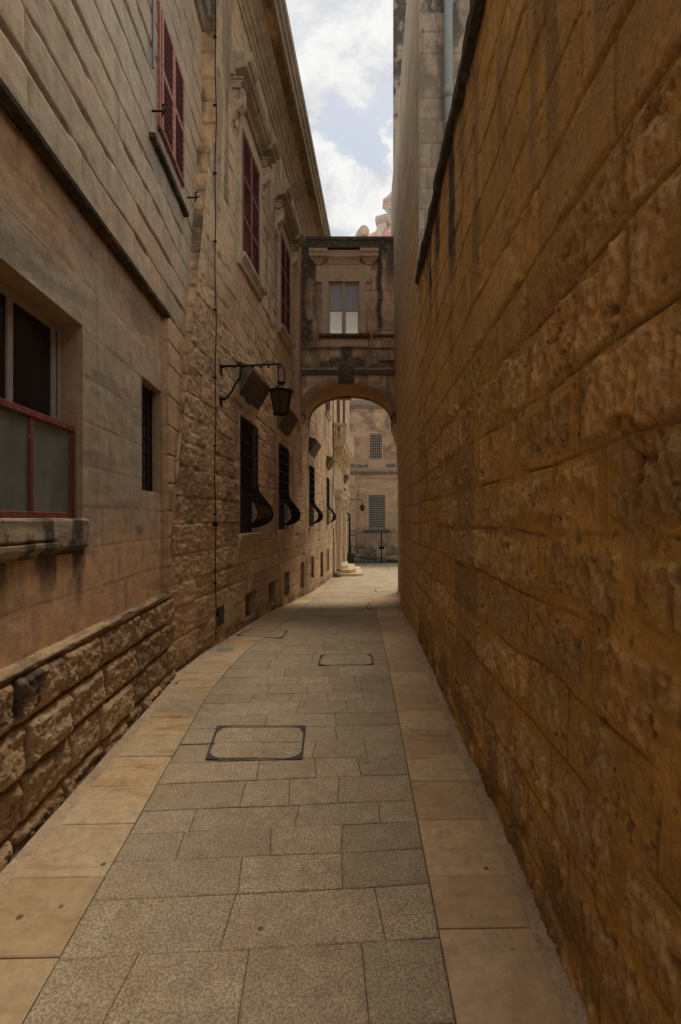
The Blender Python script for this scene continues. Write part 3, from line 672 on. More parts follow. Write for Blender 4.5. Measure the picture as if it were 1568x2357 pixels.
# steps
st = thing('doorstep', (.3, 21, zg(21)), 'pale stone doorstep of three angular stairs in front of the portal beyond the arch', 'steps')
def step(xr, y0, y1, zb, zt, name='step'):
    xl = XB(20) + .0; ch = .35 * xr if xr > .5 else .1
    pl = [(xl, y0), (xr - .12 - .12, y0), (xr, y0 + .35), (xr, y1), (xl + .2, y1)]
    m = MB(); b = len(m.v); n = len(pl)
    m.v += [(x, y, zb) for x, y in pl] + [(x, y, zt) for x, y in pl]
    for i in range(n): m.f.append((i, (i + 1) % n, (i + 1) % n + n, i + n))
    m.f.append(tuple(range(n))); m.f.append(tuple(range(n, 2 * n)))
    m.build(name, M['pale_trim'], st, bevel=.008)
g0 = zg(20)
step(.95, 19.75, 22.9, g0 - .3, g0 + .11); step(.66, 20.0, 22.7, g0 + .11, g0 + .26); step(.34, 20.3, 22.5, g0 + .26, g0 + .40)

def rock(name, loc, r, label, cat, seed, mat='rock', sq=(1, 1, .7)):
    import bmesh
    bm = bmesh.new(); bmesh.ops.create_icosphere(bm, subdivisions=3, radius=r)
    for v in bm.verts:
        n = v.co.normalized(); k_ = 1 + .35 * (float(fbm(np.array(n.x * 1.7 + seed), np.array(n.y * 1.7 + n.z * 2 + seed), seed, 3)) - .5)
        v.co = (v.co.x * k_ * sq[0], v.co.y * k_ * sq[1], v.co.z * k_ * sq[2])
    me = bpy.data.meshes.new(name); bm.to_mesh(me); bm.free()
    for p_ in me.polygons: p_.use_smooth = True
    o = link(name, me, M[mat], None, loc); return tag(o, label, cat)
rock('boulder', (-.15, 19.55, zg(19.6) + .12), .17, 'small dark rounded stone at the near foot of the pale doorstep', 'stone', 3)
rock('boulder', (3.25, 28.6, zg(29) + .16), .42, 'low rubble boulder behind the right half of the iron gate', 'stone', 9, sq=(1.4, 1, .55))

# ================================================================== BRIDGE
bridge = thing('bridge', (.17, 12.5, 3.7), 'weathered stone bridge room with one tall window spanning the alley on a flat arch', 'bridge')
BY0, BY1, BT = 11.8, 13.2, 8.6
XL, XR = XB(11.8) - .05, 1.50
acx, ahw, asz, arise = .20, 1.14, 4.2, .80
acx1, ahw1 = .275, 1.165
def arch(x, cx=None, hw=None):
    cx = acx if cx is None else cx; hw = ahw if hw is None else hw
    t = np.clip(1 - ((x - cx) / hw) ** 2, 0, 1); return np.where(np.abs(x - cx) < hw, asz + arise * t ** .42, 4.0)
rowsR = [3.5, 3.75, 4.0, 4.25, 4.5, 4.75, 5.0, 5.25, 5.52, 5.80, 6.05, 6.3, 6.55, 6.8, 7.05, 7.3, 7.56, 7.82, 8.08, 8.34, 8.62, 9]
wx0, wx1, wz0, wz1 = -.30, .47, 6.2, 7.52
def fBR(U, T, front=True):
    lo = arch(U) if front else arch(U, acx1, ahw1)
    V = np.where(T <= 1, lo + (5.06 - lo) * T, 5.06 + (T - 1) * (BT - 5.06))
    tone, d, du, dv, cu = blocks(U, V, rowsR, .28, .6, 57, .006)
    g = 1 - sst(d, .001, .010)
    h = -.006 * g + (fbm(U * 6, V * 6, 8, 4) - .5) * .014
    # archivolt band
    a2 = np.sqrt(((U - acx) / (ahw + .16)) ** 2 + np.maximum(0, (V - asz) / (arise + .16)) ** 2)
    band = (a2 < 1) & (V > 3.9); h = np.where(band, .018, h)
    dd = np.maximum(np.maximum(wx0 - U, U - wx1), np.maximum(wz0 - V, V - wz1)); h = h * sst(dd, 0, .03)
    n = fbm(U * 5, V * 1.2, 61, 4); n2 = fbm(U * 3, V * 3, 63, 4)
    st = sst(V, 7.9, 8.35) * 1.0 * sst(n2 + .25 * (V - 8.1), .28, .5)
    st = np.maximum(st, .95 * (1 - sst(np.abs(U - .97 - .02 * np.sin(V * 9)), .03, .10)) * sst(V, 6.1, 6.5) * (V < 8.3))
    st = np.maximum(st, .85 * (1 - sst(U, -.75, -.48 + .25 * n)) * sst(V, 5.4, 5.8) * sst(fbm(U * 4, V * 2, 66, 4), .15, .42))
    st = np.maximum(st, .8 * (1 - sst(np.abs(V - 5.5), .08, .2)) * sst(n2, .3, .5))
    st = np.maximum(st, .9 * (1 - sst(np.abs(U - .15), .08, .22)) * sst(V, 5.0, 5.2) * (V < 6.0))
    st = np.maximum(st, .55 * band * sst(n2, .2, .5))
    st = np.maximum(st, .8 * sst(U, 1.05, 1.2) * sst(V, 7.2, 7.9))
    st = np.maximum(st, .5 * sst(fbm(U * 9, V * .7, 69, 4), .55, .7) * sst(V, 7.0, 8.0))
    st = np.maximum(st, .5 * sst(n, .5, .7))
    YY = (BY0 - h) if front else (BY1 + h)
    return U, YY, V, tone, g, np.clip(st, 0, 1)
TT = lambda z: 1 + (z - 5.06) / (BT - 5.06)
usR = axis(XL, XR, .022, (wx0, wx1)); tsR = axis(0, 2, lambda t: .05 if t < 1 else .0055, (1.0, TT(wz0), TT(wz1)))
hr = [(wx0, wx1, TT(wz0), TT(wz1))]
sheet('wall', usR, tsR, lambda a, b: fBR(a, b), M['bridge'], bridge, hr)
sheet('wall', axis(XL, XR, .06, (-.95, 1.3)), axis(0, 2, .06, (1.0, TT(5.95), TT(8.25))), lambda a, b: fBR(a, b, False), M['bridge'], bridge, [(-.95, 1.3, TT(5.95), TT(8.25))], flip=True)  # unseen rear opening cut wide to let light reach the front panes
# soffit of the arch: swept curve with a moulded front and rear rib
so = MB(); N = 48
xs = [acx - ahw * math.cos(math.pi * i / N) for i in range(N + 1)]
def aprof(cx, hw):
    xx_ = [cx - hw * math.cos(math.pi * i / N) for i in range(N + 1)]
    return [(xx_[0], 4.0)] + [(x, float(arch(np.array(cx + (x - cx) * .9999), cx, hw))) for x in xx_] + [(xx_[-1], 4.0)]
pf, pb = aprof(acx, ahw), aprof(acx1, ahw1)
for i in range(len(pf) - 1):
    so.poly([(pf[i][0], BY0, pf[i][1]), (pf[i + 1][0], BY0, pf[i + 1][1]), (pb[i + 1][0], BY1, pb[i + 1][1]), (pb[i][0], BY1, pb[i][1])])
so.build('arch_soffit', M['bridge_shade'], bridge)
for (ya, yb, prof, cx_) in ((BY0 - .025, BY0 + .10, pf, acx), (BY1 - .10, BY1 + .02, pb, acx1)):
    rb = MB(); n = len(prof)
    for (x, z) in prof:
        dx, dz = x - cx_, max(z - asz, 0); L = math.hypot(dx, dz * 1.3) + 1e-6; o_ = .03
        xi, zi = x - o_ * dx / L, z - o_ * dz * 1.3 / L
        rb.v += [(x + .01 * dx / L, ya, z + .01), (x + .01 * dx / L, yb, z + .01), (xi, yb, zi), (xi, ya, zi)]
    for i in range(n - 1):
        for j in range(4):
            a = 4 * i + j; c = 4 * i + (j + 1) % 4; rb.f.append((a, c, c + 4, a + 4))
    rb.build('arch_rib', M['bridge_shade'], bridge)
MB().prism([(BY0 - .07, 4.97), (BY0 - .075, 5.38), (BY0 + .1, 5.40), (BY0 + .1, 4.97)], -.06, .34).prism([(BY0 - .085, 5.02), (BY0 - .10, 5.3), (BY0 - .07, 5.3), (BY0 - .06, 5.02)], .0, .28).build('keystone', M['bridge_dark'], bridge, bevel=.015)
MB().box(-.02, .30, BY1 - .1, BY1 + .06, 4.92, 5.3).build('keystone', M['bridge_trim'], bridge, bevel=.01)
MB().box(XL, XL + .19, BY0 - .05, BY0 + .5, 4.19, 4.24).box(1.30, XR, BY0 - .05, BY0 + .5, 4.19, 4.24).build('impost', M['bridge_dark'], bridge, bevel=.008)
for sg_, xa0, xa1 in ((-1, acx - ahw, acx1 - ahw1), (1, acx + ahw, acx1 + ahw1)):
    m = MB(); w0 = .2
    for (y, xe) in ((BY0 + .01, xa0), (BY1 - .01, xa1)):
        m.v += [(xe - sg_ * .02, y, 4.05), (xe - sg_ * .02, y, 3.98), (xe + sg_ * .03, y, 3.9), (xe + sg_ * .05, y, 3.78), (xe + sg_ * .13, y, 3.66), (xe + sg_ * w0, y, 3.66), (xe + sg_ * w0, y, 4.05)]
    for i in range(7): m.f.append((i, (i + 1) % 7, (i + 1) % 7 + 7, i + 7))
    m.f.append(tuple(range(7))); m.f.append(tuple(range(7, 14)))
    m.build('corbel', M['bridge_trim'], bridge, bevel=.01)
MB().box(XL, XR, BY0 + .06, BY1 - .06, 5.75, 5.9).build('floor_slab', M['sign'], bridge)  # floor made white to bounce light up to the panes
MB().box(XL, XR, BY0 + .03, BY1 - .03, 8.5, 8.62).box(XL, XR, BY0 - .015, BY0 + .04, 8.56, 8.64).build('roof', M['bridge_dark'], bridge)
MB().box(XL, XR, BY0 - .05, BY0 + .01, 5.19, 5.27).box(XL, XR, BY0 - .03, BY0 + .01, 5.27, 5.32).box(XL + .1, XR, BY0 - .02, BY0 + .01, 5.84, 5.87).build('string_course', M['bridge_dark'], bridge, bevel=.006)
MB().box(.80, XR, BY0 - .06, BY0 + .01, 6.13, 6.19).box(.95, XR, BY0 - .04, BY0 + .01, 5.5, 5.56).build('broken_ledge', M['bridge_dark'], bridge, bevel=.01)
MB().box(XL, XR, BY0 + .12, BY1 - .12, 8.3, 8.45).build('bounce_lining', M['sign'], bridge)  # added white sheet that bounces light onto the frosted panes
MB().box(XB(11.2) - .05, -.972, 11.2, BY0 - .02, 3.9, 8.57).build('pilaster', M['bridge'], bridge, bevel=.01)
def bridgewin(y, s, full):
    f = lambda u, p, z: (u, y - s * p, z)
    wn = MB(f).box(wx0 - .165, wx0 + .004, -.1, .022, wz0, 7.52).box(wx1 - .004, wx1 + .165, -.1, .022, wz0, 7.52).box(wx0 - .165, wx1 + .165, -.1, .026, 7.515, 7.93).build('window', M['bridge_trim'], bridge, bevel=.005)
    tag(wn, 'tall beige window with white frosted lower panes' if full else 'rear window of the bridge room', None)
    fr = MB(f); m_ = (wx0 + wx1) / 2
    fr.box(wx0, wx0 + .035, -.09, -.04, wz0, wz1).box(wx1 - .035, wx1, -.09, -.04, wz0, wz1).box(m_ - .045, m_ + .045, -.09, -.035, wz0, wz1)
    fr.box(wx0 + .035, m_ - .045, -.088, -.042, wz1 - .06, wz1).box(m_ + .045, wx1 - .035, -.088, -.042, wz1 - .06, wz1)
    fr.box(wx0 + .035, m_ - .045, -.088, -.045, wz0 + .60, wz0 + .63).box(m_ + .045, wx1 - .035, -.088, -.045, wz0 + .60, wz0 + .63)
    fr.build('frame', M['beige_frame'], wn, bevel=.004)
    if full:
        MB(f).box(m_ - .008, m_ + .008, -.036, -.015, wz0, wz1).build('astragal', M['white_lattice'], wn)
        MB(f).box(wx0 + .03, m_ - .04, -.07, -.066, wz0, wz0 + .61).box(m_ + .04, wx1 - .03, -.07, -.066, wz0, wz0 + .61).build('lower_pane', M['white_glass'], wn)
        MB(f).box(wx0 + .03, m_ - .04, -.07, -.066, wz0 + .62, wz1 - .05).box(m_ + .04, wx1 - .03, -.07, -.066, wz0 + .62, wz1 - .05).build('upper_pane', M['grey_glass'], wn)
        MB(f).prism([(-.02, 6.07), (.04, 6.08), (.05, 6.12), (.10, 6.13), (.11, 6.19), (-.02, 6.20)], -.54, .74).build('sill', M['bridge_dark'], wn, bevel=.006)
        MB(f).prism([(-.02, 5.9), (.02, 5.9), (.03, 6.04), (.05, 6.068), (-.02, 6.068)], -.48, .68).build('apron', M['bridge_trim'], wn, bevel=.006)
        pr = lambda k: [(-.02, 7.93), (.03 + k * .3, 7.94), (.05 + k * .5, 8.0), (.10 + k, 8.07), (.12 + k, 8.075), (.135 + k, 8.16), (.16 + k, 8.22), (-.02, 8.25)]
        MB(f).prism(pr(0), -.33, .48, 1).build('hood', M['bridge_trim'], wn, bevel=.005)
        for (a, b) in ((-.78, -.32), (.476, .94)):
            m = MB(f); c = (a + b) / 2
            for q in range(5):
                hw = .09 + .03 * q; m.box(c - hw, c + hw, -.02, .06 + .018 * q, 7.92 + .03 * q, 7.95 + .03 * q)
            m.prism([(-.02, 8.07), (.17, 8.07), (.18, 8.15), (.21, 8.17), (.22, 8.24), (-.02, 8.26)], a, b)
            m.build('hood_block', M['bridge_trim'], wn, bevel=.004)
            s0 = c + (.02 if a < 0 else -.02)
            MB(f).prism([(-.02, 7.48), (.04, 7.48), (.045, 7.55), (.055, 7.9), (-.02, 7.925)], s0 - .075, s0 + .075).build('console', M['bridge_trim'], wn, bevel=.006)
        MB(f).box(-.79, .95, -.02, .20, 8.262, 8.285).build('hood_top', M['bridge_dark'], wn)
bridgewin(BY0, 1, True)

# ================================================================== RIGHT WALL (C1)
rw = thing('boundary_wall', (XCl(3), 3, 0), 'tall pitted ochre limestone wall with a blackened coping filling the right foreground', 'wall')
rowsC = [-.4, -.1, .17, .44, .73, .99, 1.27, 1.545, 1.81, 2.10, 2.40, 2.68, 2.97, 3.27, 3.55, 3.84, 4.13, 4.42, 4.72] + mkrows(5.0, 12, .27, .31, 4)
def relC(U, V):
    tone, d, du, dv, cu = blocks(U, V, rowsC, .38, .78, 91, .035)
    z1 = 2.35 + .12 * np.sin(U * 2.3)
    lo = 1 - sst(V + .3 * (fbm(U * 2, V * 2, 12, 3) - .5), z1, z1 + .45)
    mw = .006 + (.05 * lo + .004) * sst(fbm(U * 7, V * 7, 13, 4), .25, .75)
    blk = sst(d, mw, mw + .010)
    pick = fbm(U * 52, V * 17, 7, 3, .6); crag = fbm(U * 24, V * 17, 23, 5, .65); crag2 = fbm(U * 60, V * 50, 24, 3, .6)
    big = fbm(U * 3, V * 3, 27, 3)
    face = (tone - .5) * .012 + (facet(U * 18, V * 13, 123, 3) - .5) * .018 * lo + (crag - .5) * .030 * (.12 + .88 * lo) - sst(pick, .5, .72) * .014 * lo + (crag2 - .5) * .010 * (.15 + .85 * lo) + (big - .5) * .018
    deep = sst(fbm(U * 17, V * 15, 29, 3), .70, .78) * .022 * (.12 + .88 * lo)
    mort = -.003 + (big - .5) * .018 + (fbm(U * 6, V * 6, 33, 4) - .5) * .010 + (fbm(U * 50, V * 50, 34, 2) - .5) * .003
    smear = sst(fbm(U * 3.2, V * 3.2, 37, 4), .60, .66) * .8
    blk = blk * (1 - smear)
    crack = (1 - sst(d, 0, .006)) * sst(fbm(U * 3, V * 3, 35, 3), .35, .5)
    h = blk * (face - deep + .007) + (1 - blk) * mort - crack * (.004 + .007 * lo) - (1 - lo) * (1 - sst(d, .002, .008)) * .002 * (fbm(U * 2, V * 2, 39, 3) > .42)
    mo = np.clip(1 - blk, 0, 1)
    return h, tone, mo, lo, d
def fC(U, V):
    h, tone, mo, lo, d = relC(U, V)
    st = .35 * sst(fbm(U * 1.2, V * 1.2, 81, 4), .5, .68) * lo
    st = np.maximum(st, .3 * sst(fbm(U * 48, V * 18, 7, 3, .6), .58, .70) * (1 - mo) * lo); st = np.maximum(st, .5 * sst(fbm(U * 17, V * 15, 29, 3), .70, .77) * (.3 + .7 * lo))  # shade of gouges and deep pits painted through the stain channel
    st = np.maximum(st, (.22 + .33 * lo) * (1 - sst(d, .002, .010)) * sst(fbm(U * 3, V * 3, 35, 3), .35, .55))  # shadow along joint edges painted the same way
    dst = V - np.interp(U, [-5, 5.5, 7, 9, 11, 14], [0, 0, -.06, -.16, -.33, -.55])
    st = np.maximum(st, .6 * (1 - sst(dst, .0, .5 + .6 * fbm(U * 2, V * 0, 5, 3))) * sst(fbm(U * 5, V * 5, 82, 4), .3, .6))
    for (u, w_, zb) in ((3.85, .13, 3.25), (4.6, .14, 3.7), (5.1, .08, 3.55), (5.35, .05, 3.9), (5.6, .03, 4.2), (3.1, .03, 4.2), (2.6, .02, 4.3)):
        st = np.maximum(st, .98 * (1 - sst(np.abs(U - u - .01 * np.sin(V * 6)), w_ * .6, w_ * 1.5)) * sst(V, zb, zb + .7) * (V < 4.76))
    st = np.maximum(st, .9 * sst(V, 4.52, 4.66) * (V < 4.78) * (U < 6.3) * sst(fbm(U * 7, V, 84, 3), .25, .5))
    st = np.maximum(st, .28 * (1 - sst(d, .003, .014)) * sst(fbm(U * 3, V * 3, 86, 3), .3, .55)); st = np.maximum(st, .4 * sst(fbm(U * 5, V * .8, 87, 4), .55, .7) * sst(V, 2.6, 3.2))
    return XC(U, V) - h, U, V, tone, np.maximum(mo, .55 * (1 - lo)), st
usC = axis(.35, 6.21, lambda u: max(.007, .0045 * abs(u)), ()); vsC = axis(-.15, 4.72, .0088)
sheet('wall', usC, vsC, fC, M['ochre'], rw)
MB(mC).box(-6, .36, -.5, -.0, -.3, 4.72).build('near_end', M['ochre'], rw)
MB(mC).box(-6, 6.2, -2.4, -.01, 4.60, 4.70).box(-6, 6.2, -2.5, -2.4, -.3, 4.6).build('roof', M['ochre'], rw)
def fK(U, V):
    # V runs round the coping profile
    px = np.interp(V, [0, 1, 2, 3, 4], [0, .055, .06, .03, -.35]); pz = np.interp(V, [0, 1, 2, 3, 4], [4.64, 4.655, 4.75, 4.79, 4.80])
    n = (fbm(U * 7, V * 1.5, 5, 4) - .5) * .03; t = 1 - sst(U, 6.12, 6.24) 
    return XCl(U) - (px + n) * t - 0, U, pz + n * .6 + (fbm(U * 3, V * 0, 9, 3) - .5) * .02, .5 + 0 * U, 0 * U, .6 + 0 * U
cp = sheet('coping', axis(-6, 6.26, .035), axis(0, 4, .25), fK, M['coping'], rw)

# ================================================================== RIGHT BUILDINGS C2, C3
side = thing('tall_house', (1.3, 9, zg(9)), 'tall limestone house behind the coped wall on the right, grey drainpipe on its near end', 'house')
def fC2(U, V):
    h, tone, mo, lo, d = relC(U, V); up = sst(V, 3.0, 4.5); _, _, du, dv, _ = blocks(U, V, rowsC, .38, .78, 91, .035)
    g = 1 - sst(d, .002, .014); h = h * (1 - up) * .45 * (1 - sst(U, 6.25, 6.8)) + up * (-.010 * g + (fbm(U * 5, V * 8, 3, 4) - .5) * .004)
    s_ = .25 * sst(fbm(U * 1.5, V * 3, 12, 4), .5, .66) + .3 * (tone - .3)
    s_ = np.maximum(s_, .95 * (1 - sst(dv, .004, .022))); s_ = np.maximum(s_, .6 * (1 - sst(du, .004, .03)))
    return XC(U, V) - h, U, V, tone, np.maximum(mo * (1 - up) * .35 * (1 - sst(U, 6.3, 7.2)), g * (.5 + .5 * up)), s_ * .5, 1 - sst(V, 3.5, 7)
usS = axis(6.21, 12.9, lambda u: .006 * u); vsS = axis(-.8, 10.38, .018)
M['ochre_grey'] = limestone('light_lifted_ochre_limestone', (.64, .51, .36), (.56, .44, .30), (.60, .43, .27), mortar=(.45, .32, .18), fine=60, bump=.12, pits=.2, streak=.15, tonegain=.18, warmz=(.72, .46, .20))  # upper tone lifted as if sky-lit, low tone brightened against the overhang's shade
sheet('wall', usS, vsS, fC2, M['ochre_grey'], side)
c2x0 = XCl(6.21)
rows2 = mkrows(3.4, 11, .27, .31, 44)
def fF2(U, V):
    tone, d, du, dv, cu = blocks(U, V, rows2, .45, .62, 65, .008, -1, 4); g = 1 - sst(d, .002, .012)
    h = -.008 * g + (fbm(U * 8, V * 8, 5, 4) - .5) * .014
    return U, 6.205 - h, V, tone, g * .9, .8 * sst(fbm(U * 6, V * 3, 21, 5), .5, .62) * (1 - .5 * sst(V, 4, 6) * 0) * (.35 + .65 * sst(V, 7, 8.5))
sheet('end_wall', axis(c2x0 - .002, 1.69, .012), axis(4.4, 10.38, .014), fF2, M['block'], side)
MB().poly([(c2x0, 6.21, 10.38), (1.69, 6.21, 10.38), (2.0, 12.9, 10.38), (XCl(12.9), 12.9, 10.38)]).build('roof', M['block'], side)
MB().box(2.0, 2.02, 6.21, 12.88, -.5, 10.37).box(1.66, 2.0, 12.86, 12.88, -.9, 10.37).build('back_wall', M['block'], side)
dp = MB().tube([(1.39, 6.11, 4.5), (1.39, 6.11, 7.0), (1.39, 6.11, 11.0)], .058, 14)
dp.tube([(1.39, 6.11, 7.02), (1.39, 6.11, 7.16)], .066, 14).tube([(1.39, 6.11, 9.6), (1.39, 6.11, 9.72)], .066, 14).build('drainpipe', M['grey_pipe'], side, smooth=True)
tower = thing('tower_block', (2.5, 14.5, zg(14)), 'grey lichen-stained building corner showing as a narrow strip against the sky', 'building')
rows3 = mkrows(-1, 19, .36, .42, 46)
def fF3(U, V):
    U0 = U; 
    tone, d, du, dv, cu = blocks(U, V, rows3, .5, .8, 67, .008, -1, 7); g = 1 - sst(d, .002, .02)
    return U + np.maximum(0, (1.70 - U)) * (1 - sst(V, 0, 7.5)), 12.95 + .012 * g - (fbm(U * 4, V * 4, 5, 4) - .5) * .03, V, tone, g * .9, .95 * sst(fbm(U * 3, V * 3, 22, 5), .42, .56)
sheet('wall', axis(1.44, 4.2, .03), axis(-1, 18, .035), fF3, M['block'], tower)
MB().box(1.72, 4.2, 13.05, 14.2, -1, 17.98).build('rear_walls', M['block'], tower)

# ================================================================== FAR BUILDING D
far = thing('far_building', (2.5, 30, zg(30)), 'pinkish limestone building closing the view behind the gate, with two lattice windows and lichened ledges', 'building')
px = lambda x, y, Y=30.0: ((x - CX) / F * Y, EYE + (HY - y) / F * Y)
hD = [(1.79, 2.82, 1.02, 3.11), (1.86, 2.61, 5.43, 7.0)]
rowsD = mkrows(-1.5, 9.5, .30, .34, 71)
def fD(U, V):
    tone, d, du, dv, cu = blocks(U, V, rowsD, .5, 1.0, 73, .006, -6, 12); g = 1 - sst(d, .002, .018)
    lowm = 1 - sst(V, 2.0, 2.6)
    h = -.012 * g * (.3 + .7 * lowm) + (fbm(U * 4, V * 4, 7, 4) - .5) * .03
    pan = (U > 1.15) & (U < 3.45) & (V > 1.0) & (V < 3.8); h = h + np.where(pan, .03, 0)
    st = .5 * sst(fbm(U * 2, V * 2, 75, 4), .5, .65) * sst(V, 5, 6) + .9 * sst(V, 8.75, 8.95) + .8 * (1 - sst(np.abs(V - 4.95), .05, .25)) * sst(fbm(U * 5, V * 4, 76, 3), .3, .5)
    st = np.maximum(st, .6 * (1 - sst(V, -.6, .8)) * sst(fbm(U * 2, V * 3, 77, 4), .35, .6))
    return U, 30 - h, V, tone, g * (.3 + .7 * lowm), np.clip(st, 0, 1)
top = lambda x: 8.95
sheet('wall', axis(-3, 9, .07, [h_[i] for h_ in hD for i in (0, 1)] + [1.149, 1.151, 3.449, 3.451]), axis(-1.3, 9.1, .04, [h_[i] for h_ in hD for i in (2, 3)] + [3.799, 3.801]), fD, M['far'], far, hD)
mD = lambda u, p, z: (u, 30 - p, z)
MB(mD).box(-3, 9, -4, -.02, 9.06, 9.12).box(-3, -2.9, -4, -.02, -1.3, 9.05).box(8.9, 9, -4, -.02, -1.3, 9.05).box(-3, 9, -4.1, -4, -1.3, 9.05).build('rear_walls', M['far'], far)
M['ledge'] = limestone('lichened_ledge_stone', (.34, .27, .20), (.24, .2, .15), (.42, .28, .18), attr=False, bump=.7, lichen=.4, streak=.5)
MB(mD).prism([(-.02, 4.40), (.05, 4.42), (.07, 4.5), (.16, 4.56), (.20, 4.66), (.10, 4.84), (-.02, 4.92)], .4, 9, 12).build('cornice', M['ledge'], far, bevel=.01)
MB(mD).box(.4, 9, -.02, .04, 4.18, 4.22).build('frieze_band', M['far_trim'], far)
MB(mD).prism([(-.02, 8.60), (.05, 8.62), (.08, 8.72), (.14, 8.76), (.15, 8.84), (-.02, 8.86)], -3, 9, 12).box(-3, 9, -.02, .05, 8.86, 9.13).build('parapet', M['ledge'], far, bevel=.01)
MB(mD).box(.45, .95, -.02, .12, -1.2, 4.40).box(.42, .98, .0, .17, 3.62, 3.74).box(.42, .98, 0, .15, 2.16, 2.30).box(.45, .95, .12, .14, 3.3, 3.34).build('pilaster', M['far_trim'], far, bevel=.01)
def lattice(z0, z1, x0, x1, nx, nz, nm_, lab, r=.014):
    w_ = MB(mD); reveal(w_, x0, x1, z0, z1, .35); w_ = w_.build('window', M['far_trim'], far); tag(w_, lab, None)
    MB(mD).box(x0, x1, -.34, -.3, z0, z1).build('pane', M['interior'], w_)
    l = MB(mD)
    for i in range(nx): x = x0 + (x1 - x0) * (i + .5) / nx; l.box(x - r * .6, x + r * .6, -.03, -.005, z0, z1)
    for i in range(nz): z = z0 + (z1 - z0) * (i + .5) / nz; l.box(x0, x1, -.005, .015, z - r * .6, z + r * .6)
    l.build('lattice', M['white_lattice'], w_); return w_
w1 = lattice(1.02, 3.11, 1.79, 2.82, 8, 15, 'lower', 'lower window with a pale iron lattice over dark panes')
MB(mD).box(1.60, 1.785, -.02, .07, 1.0, 3.29).box(2.825, 3.0, -.02, .07, 1.0, 3.29).box(1.785, 2.825, -.02, .07, 3.115, 3.29).build('surround', M['far_trim'], w1, bevel=.012)
MB(mD).prism([(-.02, .78), (.08, .80), (.16, .92), (.17, .98), (-.02, .995)], 1.48, 3.15).build('sill', M['ledge'], w1, bevel=.01)
w2 = lattice(5.43, 7.0, 1.86, 2.61, 6, 10, 'upper', 'upper window with a pale lattice in a thin surround')
MB(mD).box(1.78, 1.855, -.02, .04, 5.3, 7.08).box(2.615, 2.69, -.02, .04, 5.3, 7.08).box(1.855, 2.615, -.02, .04, 7.003, 7.08).build('surround', M['far_trim'], w2)
MB(mD).box(1.76, 2.71, -.02, .05, 4.86, 5.4).build('apron', M['far_trim'], w2, bevel=.01)

# building behind D, with sky-reflecting windows just over the parapet
dist = thing('distant_building', (2.5, 38, 0), 'cream building behind the far parapet with window panes coloured as reflected blue sky', 'building')
MB().box(-4, 10, 38, 42, -1, 12).box(.3, 6, 37.85, 38.02, 10.9, 11.1).build('wall', M['far_trim'], dist)
for i in range(4):
    x0 = .55 + i * 1.45
    f_ = MB().box(x0 - .08, x0 + 1.08, 37.93, 37.99, 9.0, 10.7).build('window', M['white_lattice'], dist)
    MB().box(x0, x0 + .48, 37.90, 37.94, 9.1, 10.6).box(x0 + .52, x0 + 1.0, 37.90, 37.94, 9.1, 10.6).build('pane', M['blue_glass'], f_)

# domed church
church = thing('domed_church', (6.6, 57, 20), 'rose-painted church dome with stone scrolls and a lantern, peeping over the bridge', 'church')
cz = 28.7; cxd = 6.6; cyd = 57
MB().lathe([(7.0 * math.cos(a), cz + 7.0 * math.sin(a)) for a in [math.pi / 2 * i / 16 for i in range(16)]] + [(.8, cz + 6.98)], cxd, cyd, 48).build('dome', M['rose'], church, smooth=True)
MB().lathe([(7.3, 18), (7.3, 28), (7.8, 28.3), (7.8, 28.8), (7.1, 29)], cxd, cyd, 32).build('drum', M['dome_stone'], church)
MB().box(-2, 16, 52, 66, 0, 19).build('nave', M['dome_stone'], church)
rb2 = MB()
for k in range(8):
    an = R(22 + 45 * k); pts = []
    for i in range(17):
        a = math.pi / 2 * i / 16 * .93; pts.append((cxd + 7.05 * math.cos(a) * math.cos(an), cyd + 7.05 * math.cos(a) * math.sin(an), cz + 7.05 * math.sin(a)))
    rb2.tube(pts, [.42 - .012 * i for i in range(17)], 8)
rb2.build('ribs', M['dome_stone'], church, smooth=True)
lan = MB().lathe([(2.3, 35.2), (2.3, 35.6), (1.45, 35.9), (1.2, 36.9), (1.2, 38.8), (1.3, 38.9), (1.42, 39.2), (1.72, 39.4), (1.78, 39.7), (1.45, 39.75), (1.3, 40.1), (.85, 40.7), (.2, 41.0), (.1, 41.5)], cxd + .12, cyd, 8, R(22)).build('lantern', M['dome_stone'], church)
lw = MB()
for k in range(8):
    an = R(22 + 22.5 + 45 * k); c_, s_ = math.cos(an), math.sin(an); r_ = 1.12
    mpp = lambda u, p, z, c_=c_, s_=s_: (cxd + .12 + (r_ + p) * c_ - u * s_, cyd + (r_ + p) * s_ + u * c_, z)
    lw.box(-.2, .2, -.02, .02, 37.5, 38.5, mp=mpp)
lw.build('lantern_window', M['blue_glass'], lan)
for k in range(8):
    an = R(22 + 45 * k); c_, s_ = math.cos(an), math.sin(an)
    mpp = lambda u, p, z, c_=c_, s_=s_: (cxd + .12 + p * c_ - u * s_, cyd + p * s_ + u * c_, z)
    m = MB(mpp); m.tube([(-.28, 1.65, 36.1), (.28, 1.65, 36.1)], .42, 12); m.tube([(-.22, 1.25, 36.75), (.22, 1.25, 36.75)], .3, 12); m.prism([(1.0, 35.7), (1.9, 35.7), (1.5, 36.2), (1.15, 37.1), (1.0, 37.2)], -.2, .2)
    m.build('scroll', M['dome_stone'], lan)
